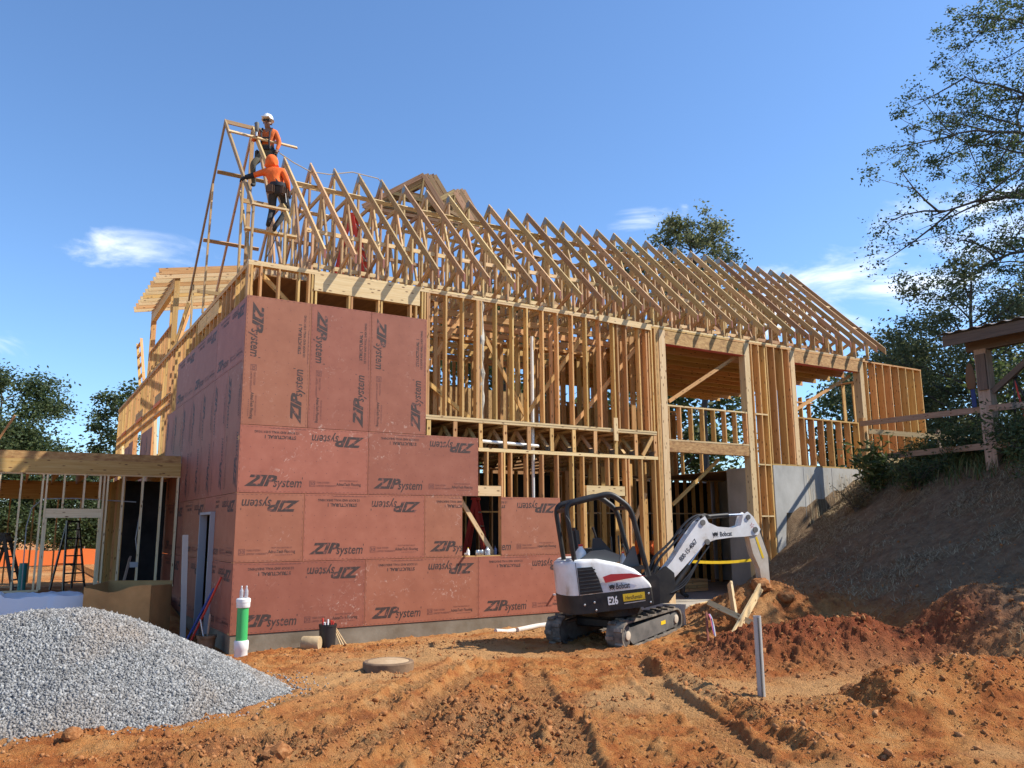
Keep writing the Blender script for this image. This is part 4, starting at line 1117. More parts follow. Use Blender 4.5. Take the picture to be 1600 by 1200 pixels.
def leaf_quads(cent, size, rng, droop=0.3, asp=0.5):
    n = len(cent)
    a = rng.normal(size=(n, 3)); a[:, 2] = a[:, 2] * .6 - droop; a /= np.linalg.norm(a, axis=1)[:, None]
    b = rng.normal(size=(n, 3)); b -= a * (a * b).sum(1)[:, None]; b /= np.linalg.norm(b, axis=1)[:, None]
    s = size * rng.uniform(.65, 1.3, n)[:, None]
    nrm = np.cross(a, b)
    p0 = cent; p2 = cent + a * s
    mid = cent + a * s * .45 + nrm * s * .08
    p1 = mid + b * s * asp * .5; p3 = mid - b * s * asp * .5
    v = np.stack([p0, p1, p2, p3], 1).reshape(-1, 3)
    o = np.arange(n)[:, None] * 4
    return v, np.concatenate([o + np.array([[0, 1, 2]]), o + np.array([[0, 2, 3]])])
def tree(name, label, base, h, rad, crown0, nleaf, lsize, lm, seed, lean=(0, 0), limbs=14, tr=0.16, group=None, clump=0.5, squash=1.0, extra=(), sub=5, gaps=0.0):
    rng = np.random.default_rng(seed)
    t = thing(name, label, 'tree', base, 0, group)
    B = Vector(base)
    bm = bmesh.new()
    top = Vector((lean[0], lean[1], h * .92))
    tp = [Vector((0, 0, -.3))]
    for k in range(1, 8):
        q = top * (k / 7.0); tp.append(Vector((q.x + rng.normal() * .02 * h * (k / 7), q.y + rng.normal() * .02 * h * (k / 7), q.z)))
    add_tube(bm, tp, [tr * (1 - .85 * k / 7) + .01 for k in range(8)], 9)
    tips = []
    cz = (h + crown0) / 2; hz = (h - crown0) / 2 * squash
    ends = []
    for i in range(limbs):
        u = (i + .5) / limbs
        zz = crown0 + (h - crown0) * (.08 + .9 * u)
        ang = i * 2.4 + rng.normal() * .35
        prof = max(.15, 1 - abs((zz - cz) / (hz * 1.08)) ** 2.2) ** .5
        r = rad * prof * rng.uniform(.72, 1.08)
        f = max(.18, min(.92, (zz - r * .55) / top.z))
        s0 = top * f
        ends.append((s0, Vector((top.x * zz / h + math.cos(ang) * r, top.y * zz / h + math.sin(ang) * r, zz)), .4 * tr * (1 - .6 * u)))
    for e in extra: ends.append((top * e[0], Vector(e[1]), e[2]))
    for s0, e0, r0 in ends:
        L = (e0 - s0).length
        pts = []
        ctl = [s0, s0.lerp(e0, .33) + Vector(rng.normal(size=3)) * .09 * L + Vector((0, 0, .12 * L)), s0.lerp(e0, .68) + Vector(rng.normal(size=3)) * .09 * L + Vector((0, 0, .10 * L)), e0]
        for k in range(11):
            w = k / 10; q = 1 - w
            p = ctl[0] * q ** 3 + ctl[1] * 3 * w * q * q + ctl[2] * 3 * w * w * q + ctl[3] * w ** 3
            pts.append(p + Vector(rng.normal(size=3)) * .008 * L)
        add_tube(bm, pts, [r0 * (1 - .85 * k / 10) + .006 for k in range(11)], 6)
        pts = pts[::2]
        tips.append(pts[5])
        for j in range(sub):
            w = rng.uniform(.35, 1.0); a = int(w * 4.99); p = pts[a].lerp(pts[min(a + 1, 5)], w * 5 - a if a < 5 else 0)
            d = Vector(rng.normal(size=3)) + (e0 - s0).normalized() * .6; d.z *= .7; d.normalize()
            q = p + d * L * rng.uniform(.18, .42)
            m_ = p.lerp(q, .5) + Vector(rng.normal(size=3)) * .05 * L
            add_tube(bm, [p, p * .5625 + m_ * .375 + q * .0625 , p * .25 + m_ * .5 + q * .25, p * .0625 + m_ * .375 + q * .5625, q], [r0 * .30 + .004, r0 * .24 + .004, r0 * .17 + .004, r0 * .1 + .004, .004], 4); m_ = p * .25 + m_ * .5 + q * .25
            tips.append(q); tips.append(m_)
            for j2 in range(2):
                d2 = Vector(rng.normal(size=3)); d2.normalize(); q2 = m_.lerp(q, rng.uniform(.2, 1)) + d2 * L * rng.uniform(.08, .2)
                add_tube(bm, [m_, q2], [r0 * .14 + .003, .003], 3); tips.append(q2)
    bm_obj('trunk', bm, M_BARK, t, T(*base), smooth=True)
    tips = np.array([tuple(p) for p in tips])
    if gaps: tips = tips[rng.random(len(tips)) > gaps]
    k = rng.integers(0, len(tips), nleaf)
    wgt = rng.uniform(.5, 1.35, len(tips))
    off = rng.normal(size=(nleaf, 3)) * clump * wgt[k][:, None] * .55
    off[:, 2] *= .7
    v, f = leaf_quads(tips[k] + off, lsize, rng)
    new('crown', np_mesh('crown', v, f), T(*base), t, lm)
    return t
# beyond the wing
G1 = 'trees beyond the framed wing'
tree('broadleaf_tree', 'tallest dense dark tree above the left end of the low wing', (-4.5, 40, 0), 11.0, 3.2, .6, 52000, .22, M_LEAF_D, 3, limbs=26, group=G1, clump=1.0)
tree('broadleaf_tree', 'low rounded dark tree directly right of the tallest one', (-0.2, 42, 0), 5.4, 2.2, .4, 12000, .22, M_LEAF_D, 4, limbs=22, group=G1, clump=.9)
tree('broadleaf_tree', 'low dark tree whose top barely clears the roof edge of the low wing', (2.3, 44, 0), 5.0, 2.4, .4, 12000, .24, M_LEAF_D, 5, limbs=18, group=G1, clump=.9)
tree('broadleaf_tree', 'low bushy tree touching the far corner of the red side wall', (4.2, 47, 0), 5.8, 2.6, .4, 12000, .24, M_LEAF_M, 6, limbs=18, group=G1, clump=.9)
tree('broadleaf_tree', 'slim tree crown standing against the sky beside the far left framing', (3.3, 58, 0), 13.6, 2.0, 5.5, 4500, .34, M_LEAF_D, 8, limbs=14, group=G1, clump=.8)
tree('broadleaf_tree', 'dark tree at the very left edge, lower than its tall neighbour', (-9.5, 44, 0), 9.4, 3.2, .5, 18000, .24, M_LEAF_D, 9, limbs=20, group=G1, clump=1.0)
# snag twigs on the tall one
# behind the roof
G2 = 'trees behind the roof'
tree('walnut_tree', 'feathery tree with a round crown rising above the roof ridge', (25.6, 14.2, 3.4), 14.8, 2.1, 8.0, 9000, .20, M_LEAF_Y, 12, limbs=20, group=G2, clump=.45, tr=.2, gaps=.2)
tree('walnut_tree', 'smaller feathery tree just left of the round crown above the ridge', (23.0, 16.6, 3.4), 13.2, 1.1, 8.5, 2600, .20, M_LEAF_Y, 13, limbs=12, group=G2, clump=.4, tr=.15, gaps=.2)
tree('walnut_tree', 'tree seen only through the roof trusses', (17.5, 20.0, 3.3), 10.2, 3.6, 1.5, 8000, .36, M_LEAF_M, 14, limbs=22, group=G2, clump=.8)
tree('walnut_tree', 'low tree seen through the open entry bay', (29.0, 20.0, 3.3), 9.0, 4.5, 1.0, 8000, .38, M_LEAF_M, 15, limbs=22, group=G2, clump=.9)
# right of the house
G3 = 'trees right of the house'
tree('oak_tree', 'tall grey green oak behind the last framed wall', (34.2, 5.2, 3.4), 10.4, 4.2, 1.2, 20000, .18, M_LEAF_Y, 21, limbs=26, group=G3, clump=.6, tr=.22, gaps=.3)
tree('oak_tree', 'slimmer oak at the right end of the roof overhang', (36.0, 9.6, 3.4), 8.3, 3.4, .8, 16000, .22, M_LEAF_Y, 22, limbs=22, group=G3, clump=.8)
tree('oak_tree', 'leafy tree behind the open shelter post', (32.5, -1.2, 3.4), 8.6, 4.2, .8, 18000, .18, M_LEAF_Y, 23, limbs=24, group=G3, clump=.65, gaps=.25)
tree('oak_tree', 'bushy tree glimpsed through the last window opening', (40.0, 14.0, 3.4), 8.0, 4.5, .4, 8000, .36, M_LEAF_D, 24, limbs=22, group=G3, clump=.9)
tree('oak_tree', 'small sunlit tree low behind the pale rails', (27.0, -2.0, 3.4), 4.6, 3.0, .3, 7000, .22, M_LEAF_M, 25, limbs=18, group=G3, clump=.6)
# the big tree whose limbs reach into the picture from the right
tree('elm_tree', 'large sparse tree overhanging from the right edge with arching dark limbs', (44.0, 1.0, 3.45), 27.0, 9.8, 6.0, 95000, .17, M_LEAF_D, 31, limbs=36, clump=.5, tr=.34, sub=10, gaps=.08, group=G3,
     extra=((.45, (-7.6, 5.0, 10.8), .17), (.5, (-9.6, 5.6, 13.6), .18), (.62, (-9.2, 5.0, 17.2), .16), (.7, (-7.6, 4.4, 21.0), .14), (.8, (-6.4, 4.0, 24.5), .11), (.4, (-6.6, 4.4, 8.2), .13)))
tree('elm_tree', 'shade tree standing outside the picture beyond the shelter', (18.6, -11.3, 3.4), 7.2, 3.9, 1.0, 12000, .26, M_LEAF_D, 32, limbs=30, clump=.9, tr=.3, group=G3)
tree('elm_tree', 'second shade tree outside the picture beyond the shelter', (23.4, -11.4, 3.4), 10.0, 5.4, 1.5, 18000, .34, M_LEAF_D, 33, limbs=28, clump=.9, tr=.3, group=G3)

# ------------------------------------------------------------------ shrubs on the embankment crest
def shrub(label, x, y, h, rad, n, lsize, lm, seed, stems=9, asp=.35, name='leafy_shrub'):
    rng = np.random.default_rng(seed)
    z = height1(x, y) - .03
    t = thing(name, label, 'shrub', (x, y, z), 0, 'shrubs along the embankment crest')
    bm = bmesh.new(); tips = []
    for i in range(stems):
        a = rng.uniform(0, 6.28); r = rad * rng.uniform(.25, 1)
        e = Vector((math.cos(a) * r, math.sin(a) * r, h * rng.uniform(.55, 1)))
        pts = [Vector((0, 0, 0)), e * .5 + Vector((0, 0, .12 * h)), e]
        add_tube(bm, pts, [.012, .009, .004], 5)
        for w in np.linspace(.25, 1, 7): tips.append(pts[0].lerp(e, w) + Vector((0, 0, .12 * h * math.sin(3.14 * w))))
    bm_obj('stem', bm, M_BARK, t, T(x, y, z))
    tips = np.array([tuple(p) for p in tips])
    k = rng.integers(0, len(tips), n)
    v, f = leaf_quads(tips[k] + rng.normal(size=(n, 3)) * rad * .14, lsize, rng, .25, asp)
    new('foliage', np_mesh('foliage', v, f), T(x, y, z), t, lm)
shrub('leafy shrub with long drooping leaves in front of the concrete wall corner', 15.75, -1.55, 1.55, .85, 480, .27, M_LEAF_M, 41, 12, .3)
shrub('dry pale bush leaning over the edge below the long leafed shrub', 15.0, -1.6, .75, .55, 900, .10, leaf_mat('dry_leaves', (.12, .10, .05), (.2, .17, .09), (.3, .26, .15)), 42, 20, .2)
shrub('dense dark bush at the foot of the shelter post', 14.55, -6.2, 1.0, 1.2, 3500, .10, M_LEAF_D, 43, 26)
shrub('dark bush spreading under the lower rails', 15.6, -4.4, .8, 1.1, 3000, .10, M_LEAF_D, 44, 24)
shrub('overgrown bush at the right edge below the shelter', 13.2, -7.3, .9, 1.0, 2800, .09, M_LEAF_D, 45, 24)
shrub('loose dark bush under the middle of the rails', 14.9, -3.3, .75, .9, 1300, .10, M_LEAF_D, 47, 20)
shrub('grassy green bush on the slope at the right edge', 12.2, -7.9, .7, .9, 3000, .09, M_LEAF_M, 49, 26)
shrub('thin weed bush beside the leftmost rail post', 16.4, -2.6, .75, .8, 1600, .10, M_LEAF_M, 46, 18)

# ------------------------------------------------------------------ rail fence and open shelter on the bank
RF = thing('rail_fence', 'rough board rail fence running from the short post to the shelter', 'fence', (16.9, -0.7, 3.3))
beam(RF, 'post', (16.92, -.66, 3.0), (16.92, -.66, 4.78), .14, .14, M_WOOD, (0, 1, 0))
beam(RF, 'rail', (16.88, -.60, 4.62), (14.35, -6.0, 4.24), S, .14, M_GREYWOOD, ZR); beam(RF, 'rail', (14.5, -5.9, 4.26), (13.9, -9.6, 4.0), S, .14, M_GREYWOOD, ZR)
beam(RF, 'rail', (16.85, -.85, 3.64), (14.4, -5.9, 3.46), S, .14, M_GREYWOOD, ZR)
PF = thing('rail_fence', 'pale sunlit board rails receding behind the brown rails', 'fence', (19.5, -1.6, 3.4))
beam(PF, 'rail', (16.99, -.78, 4.40), (22.0, -2.25, 4.17), S, .14, M_PALE, ZR); beam(PF, 'rail', (16.99, -1.1, 3.58), (20.0, -1.5, 3.47), S, .14, M_PALE, ZR)
for x, y in ((19.3, -1.50), (21.9, -2.3)): beam(PF, 'post', (x, y + .1, 3.2), (x, y + .1, 4.5), .1, .1, M_GREYWOOD, (0, 1, 0))
M_TIN = noise_mat('rusty_tin', [(0.3, (0.12, 0.09, 0.075)), (0.6, (0.28, 0.25, 0.23)), (0.8, (0.42, 0.40, 0.38))], scale=2, rough=.55, metal=.4, bump=.2)
M_BACKLITWOOD = wood_mat('backlit_timber', (0.16, 0.12, 0.09), (0.11, 0.08, 0.06), (0.06, 0.045, 0.035), rand=0.15, knots=False)  # timber colour darkened to carry the shelter's backlit shade
SH = thing('open_shelter', 'old open shelter with dark timber posts and a tin roof on the bank', 'shelter', (15.5, -7.5, 3.4))
for x, y in ((14.75, -5.3), (14.6, -9.6), (18.6, -5.3), (18.6, -9.6)):
    beam(SH, 'post', (x, y, 2.8), (x, y, 5.62), .24, .26, M_GREYWOOD, (0, 1, 0))
beam(SH, 'board', (14.60, -5.32, 4.7), (14.60, -5.32, 5.5), .05, .2, M_BACKLITWOOD, (0, 1, 0))
beam(SH, 'beam', (14.72, -5.0, 5.72), (14.62, -10.6, 5.72), .16, .24, M_BACKLITWOOD, ZR); beam(SH, 'beam', (18.6, -5.0, 6.3), (18.6, -10.6, 6.3), .16, .24, M_BACKLITWOOD, ZR)
beam(SH, 'fascia', (14.12, -4.80, 5.83), (14.12, -10.8, 5.83), .04, .24, M_BACKLITWOOD, ZR)
beam(SH, 'brace', (14.72, -5.45, 4.65), (14.66, -6.8, 5.6), .09, .12, M_BACKLITWOOD, ZR)
for k in range(7): beam(SH, 'rafter', (14.15, -4.9 - .95 * k, 5.86), (19.0, -4.9 - .95 * k, 6.6), .05, .15, M_BACKLITWOOD, ZR)
bm = bmesh.new()
n = 80
for j in range(2):
    pass
rows = []
for i in range(n + 1):
    y = -4.7 - 6.2 * i / n; dz = .018 * (1 if (i // 2) % 2 else -1)
    rows.append(((14.02, y, 5.985 + dz), (19.2, y, 6.78 + dz)))
add_strip(bm, [r[0] for r in rows], [r[1] for r in rows], (0, 0, .006))
bm_obj('tin_roof', bm, M_TIN, SH, Matrix.Identity(4))
TB = thing('tool_bag', 'tan tool bag with blue strap hung on the shelter post', 'bag', (14.62, -5.05, 5.0))
bm = bmesh.new(); add_lathe(bm, [(.06, -.30), (.10, -.27), (.11, -.05), (.085, .16), (.05, .26), (.02, .30)], 10, T(14.60, -5.06, 5.05) @ Matrix.Diagonal((.5, 1, 1, 1))); bm_obj('pouch', bm, mat('tan_canvas', (.15, .085, .045), .9), TB, Matrix.Identity(4), True)
bm = bmesh.new(); add_box(bm, (14.60, -5.08, 4.55), (.03, .10, .42)); bm_obj('strap', bm, mat('blue_webbing', (.03, .05, .16), .9), TB, Matrix.Identity(4), bevel=.01)
TP = thing('survey_tripod', 'dark folded tripod with a red leg leaning beside the shelter post', 'tripod', (14.9, -6.0, 3.4))
for i, (x, y, m_) in enumerate(((14.75, -5.75, M_DARK), (14.9, -6.05, M_RED), (15.0, -6.4, M_DARK))):
    tube_obj('leg', [(x, y, height1(x, y)), (14.85, -5.85, 4.9)], .022, m_, TP, 8)
bm = bmesh.new(); add_lathe(bm, [(.05, 0), (.08, .03), (.08, .09), (.04, .12)], 12, T(14.85, -5.85, 4.88)); bm_obj('head', bm, M_DARK, TP, Matrix.Identity(4))

# ------------------------------------------------------------------ mini excavator
SX, SY, SZ = 5.07, -3.64, -0.13
EXC = thing('mini_excavator', 'white and black compact tracked excavator parked before the framed wall', 'excavator', (SX, SY, SZ))
MH0 = T(SX, SY, SZ) @ Rz(math.radians(-24)) @ Matrix.Rotation(math.radians(-5.5), 4, 'Y')
ME = MH0 @ T(.472, 0, 0) @ Matrix.Diagonal((.8, 1, 1, 1))
MTK = T(SX, SY, SZ) @ Rz(math.radians(20)) @ Matrix.Rotation(math.radians(-4), 4, 'Y')
MBM = MH0 @ T(.75, 0, 0) @ Rz(math.radians(14)) @ T(-.75, 0, 0)
def A2(x, z): return (.8087 * x + .1246 * z + .103, -.0696 * x + .933 * z + .083)
def A3(p): a = A2(p[0], p[2]); return (a[0], p[1], a[1])
M_EWHITE = noise_mat('white_machine_paint', [(0.30, (0.42, 0.33, 0.24)), (0.40, (0.66, 0.63, 0.58)), (0.55, (0.77, 0.76, 0.735))], scale=2.6, rough=0.42, spec=.5, detail=10)
M_EBLACK = noise_mat('black_machine_paint', [(0.42, (0.012, 0.012, 0.013)), (0.6, (0.03, 0.027, 0.024)), (0.75, (0.10, 0.075, 0.055))], scale=3.5, rough=0.5, detail=10)
M_EGREY = mat('grey_moulding', (0.085, 0.09, 0.088), .6)
M_RUB = noise_mat('dusty_rubber', [(0.3, (0.04, 0.036, 0.032)), (0.5, (0.15, 0.125, 0.10)), (0.7, (0.33, 0.265, 0.20))], scale=5, rough=.9, bump=.3)
M_ESTEEL = noise_mat('dusty_track_frame', [(0.3, (0.05, 0.05, 0.05)), (0.6, (0.15, 0.14, 0.125))], scale=4, rough=.7)
M_ERED = mat('red_decal', (0.50, 0.03, 0.03), .5); M_YEL = mat('yellow_decal', (0.80, 0.52, 0.02), .5); M_CHROME = mat('chrome_rod', (0.7, 0.7, 0.7), .15, 1.0)
M_EARM = noise_mat('tan_dusty_paint', [(0.3, (0.45, 0.36, 0.26)), (0.7, (0.62, 0.55, 0.45))], scale=5, rough=.6)
OUT = [(.52, -.66), (.48, -.70), (-.95, -.70), (-1.08, -.63), (-1.17, -.48), (-1.23, -.25), (-1.25, 0), (-1.23, .25), (-1.17, .48), (-1.08, .63), (-.95, .70), (.48, .70), (.52, .66)]
OUT = [(a, b) for a, b in OUT]
def dens(poly, step=.12):
    r = []
    for (a, b), (c, d) in zip(poly, poly[1:] + poly[:1]):
        n = max(1, int(math.hypot(c - a, d - b) / step))
        r += [(a + (c - a) * k / n, b + (d - b) * k / n) for k in range(n)]
    return r
OUTD = dens(OUT)
ZT = [(-1.25, 1.40), (-1.0, 1.45), (-.57, 1.425), (-.09, 1.315), (.26, 1.185), (.44, 1.03), (.52, .95)]
def ztop(x):
    for (a, za), (b, zb) in zip(ZT, ZT[1:]):
        if x <= b: return za + (zb - za) * max(0, (x - a)) / (b - a)
    return ZT[-1][1]
def shell(name, z0f, z1f, m, sc=1.0, round_top=True):
    bm = bmesh.new()
    rings = [[bm.verts.new((x * sc, y * sc, z0f(x))) for x, y in OUTD], [bm.verts.new((x * sc, y * sc, z1f(x) - (.07 if round_top else 0))) for x, y in OUTD]]
    if round_top:
        rings.append([bm.verts.new((x * .985 * sc, y * .975 * sc, z1f(x) - .025)) for x, y in OUTD]); rings.append([bm.verts.new((x * .95 * sc, y * .93 * sc, z1f(x))) for x, y in OUTD])
    n = len(OUTD)
    for a, b in zip(rings, rings[1:]):
        for k in range(n): bm.faces.new((a[k], a[(k + 1) % n], b[(k + 1) % n], b[k]))
    # cap: pair the two sides across the width
    t = rings[-1]
    bm.faces.new(rings[0][::-1])
    i, j = 0, n - 1
    h = n // 2
    for k in range(h):
        a, b, c, d = t[k], t[k + 1], t[n - 2 - k] if n - 2 - k >= 0 else t[0], t[n - 1 - k]
        vs = []
        for q in (a, b, c, d):
            if q not in vs: vs.append(q)
        if len(vs) >= 3:
            try: bm.faces.new(vs)
            except ValueError: pass
    return bm_obj(name, bm, m, EXC, ME, smooth=True)
shell('engine_cover', lambda x: .888, ztop, M_EWHITE)
shell('counterweight', lambda x: .60 + .03 * (x > .4), lambda x: .882, M_EBLACK, 1.006, False)
YS = -.722
def decal(name, prof, m, y=YS, th=.004, tilt=None):
    bm = bmesh.new(); add_prism(bm, prof, y - th, y)
    return bm_obj(name, bm, m, EXC, ME)
gr = decal('grille', [(-.97, 1.32), (-.66, 1.31), (-.56, 1.12), (-.50, .90), (-.97, .90)], M_BLACK, YS + .004, .006)
for k in range(7):
    z = .935 + .055 * k
    x1 = -.515 - max(0, (z - .9)) * .26
    bm = bmesh.new(); add_box(bm, 0 * Vector() + Vector(((-.955 + x1) / 2, YS - .006, z)), (x1 + .955, .018, .022), None)
    bm_obj('louvre', bm, M_EBLACK, gr, ME, bevel=.004)
decal('panel_gap', [(-1.0, 1.40), (-.988, 1.40), (-.975, .89), (-.987, .89)], M_BLACK, YS + .002)
decal('red_stripe', [(-.47, 1.135), (-.30, 1.165), (.12, 1.14), (.40, 1.075), (.0, 1.065), (-.43, 1.04)], M_ERED, -.7155)
decal('rental_sticker', [(-.11, .835), (.34, .835), (.34, .72), (-.11, .72)], M_YEL, -.7225)
decal('step_line', [(-.1, .695), (.34, .705), (.34, .692), (-.1, .682)], M_STEEL, -.7225)
FL = Matrix.Rotation(math.pi / 2, 4, 'X')
text_obj('lettering', 'E26', .17, M_WHITE, EXC, ME @ T(-.43, -.732, .70) @ FL, fat=.006, sx=.82)
text_obj('lettering', 'HercRentals', .085, M_BLACK, EXC, ME @ T(-.07, -.730, .745) @ FL, shear=.15, fat=.001, sx=.83)
text_obj('lettering', 'Bobcat', .125, M_BLACK, EXC, ME @ T(-.23, -.7245, .925) @ FL, fat=.002, sx=.82)
def cat_mark(M):
    """small emblem: a stylised cat's head"""
    bm = bmesh.new()
    for poly in ([(-.06, .055), (-.045, .02), (-.02, .035), (.02, .035), (.045, .02), (.06, .055), (.055, -.01), (.03, -.04), (.012, -.02), (-.012, -.02), (-.03, -.04), (-.055, -.01)], [(-.012, -.035), (.012, -.035), (0, -.05)], [(-.055, -.03), (-.03, -.055), (-.05, -.05)], [(.055, -.03), (.03, -.055), (.05, -.05)]):
        bm.faces.new([bm.verts.new((a, b, 0)) for a, b in poly])
    o = bm_obj('emblem', bm, M_BLACK, EXC, M); o['kind'] = 'stuff'; return o
cat_mark(ME @ T(-.31, -.7245, .965) @ FL)
bm = bmesh.new(); add_prism(bm, [(-.66, 1.21), (-.50, 1.21), (-.50, 1.08), (-.66, 1.08)], -.004, 0, 'yz', T(-1.195, 0, 0) @ Rz(.38)); bm_obj('rental_sticker', bm, M_YEL, EXC, ME)
for x, z in ((-.90, .74), (.42, .80), (.44, .66), (-.70, .76), (-.68, .64)):
    bm = bmesh.new(); add_lathe(bm, [(.018, 0), (.018, .012), (.010, .016)], 10, T(x, -.722, z) @ Matrix.Rotation(math.pi / 2, 4, 'X')); bm_obj('bolt', bm, M_STEEL, EXC, ME)
# roll frame
def tube(name, pts, r, m, n=8, smooth=True, parent=EXC):
    pts = [Vector(p) for p in pts]
    bm = bmesh.new(); add_tube(bm, pts, r, 10); return bm_obj(name, bm, m, parent, ME, smooth)
def fillet(pts, r=.12, n=5):
    pts = [Vector(p) for p in pts]; out = [pts[0]]
    for a, b, c in zip(pts, pts[1:], pts[2:]):
        d0 = min(r, (b - a).length * .45); d1 = min(r, (c - b).length * .45)
        p = b + (a - b).normalized() * d0; q = b + (c - b).normalized() * d1
        for k in range(n + 1):
            t = k / n; out.append(p * (1 - t) ** 2 + b * 2 * t * (1 - t) + q * t * t)
    return out + [pts[-1]]
for s in (-1, 1):
    y = -.55 if s < 0 else .36
    tube('roll_bar', fillet([(-.96, y, 1.38), (-1.02, y, 2.33), (-.05, y, 2.44), (.33, y, 2.17), (.53, y, 1.05)], .16), .052, M_EBLACK)
for x, z in ((-.99, 2.24), (-.08, 2.42), (.31, 2.18)): tube('cross_bar', [(x, -.55, z), (x, .36, z)], .034, M_EBLACK)
tube('grab_handle', fillet([(.30, -.52, 2.05), (.36, -.50, 1.95), (.50, -.50, 1.25), (.47, -.55, 1.18)], .05), .018, M_EBLACK)
tube('grab_handle', fillet([(-1.05, -.62, 2.15), (-1.00, -.70, 2.05), (-.99, -.70, 1.5), (-1.0, -.62, 1.42)], .06), .014, M_EBLACK)
# operator station
decal('side_shield', [(-.92, 1.40), (-.60, 1.55), (-.30, 1.545), (-.02, 1.44), (-.04, 1.33), (-.5, 1.36), (-.92, 1.40)][:-1], M_EGREY, -.52, .05)
decal('dash_shield', [(.02, 1.28), (.30, 1.55), (.33, 1.55), (.40, 1.12), (.2, 1.12)], M_EGREY, -.45, .06)
bm = bmesh.new(); add_box(bm, (-.45, 0, 1.50), (.50, .55, .14)); bm_obj('seat', bm, M_BLACK, EXC, ME, True, .04, 2)
bm = bmesh.new(); add_box(bm, (-.78, 0, 1.72), (.14, .50, .44), Matrix.Rotation(0, 4, 'Y')); bm_obj('seat_back', bm, M_BLACK, EXC, ME, True, .05, 2)
tube('control_lever', fillet([(-.34, -.40, 1.50), (-.40, -.40, 1.72), (-.44, -.40, 1.78)], .05), .016, M_BLACK)
bm = bmesh.new(); add_prism(bm, [(-.52, 1.50), (-.46, 1.72), (-.36, 1.72), (-.18, 1.52)], -.46, -.34); bm_obj('lever_console', bm, M_BLACK, EXC, ME, False, .02)
tube('control_lever', [(-.40, -.40, 1.70), (-.47, -.40, 1.92)], [.014, .026], M_BLACK)
for x, y in ((.02, .1), (.10, -.15), (.22, .2)): tube('control_lever', [(x, y, 1.25), (x + .03, y, 1.72)], [.010, .018], M_BLACK)
tube('control_lever', [(.20, -.38, 1.45), (.12, -.38, 1.60)], [.012, .02], M_BLACK)
bm = bmesh.new(); add_box(bm, (.0, 0, 1.2), (.9, 1.2, .06)); bm_obj('floor_plate', bm, M_EBLACK, EXC, ME)
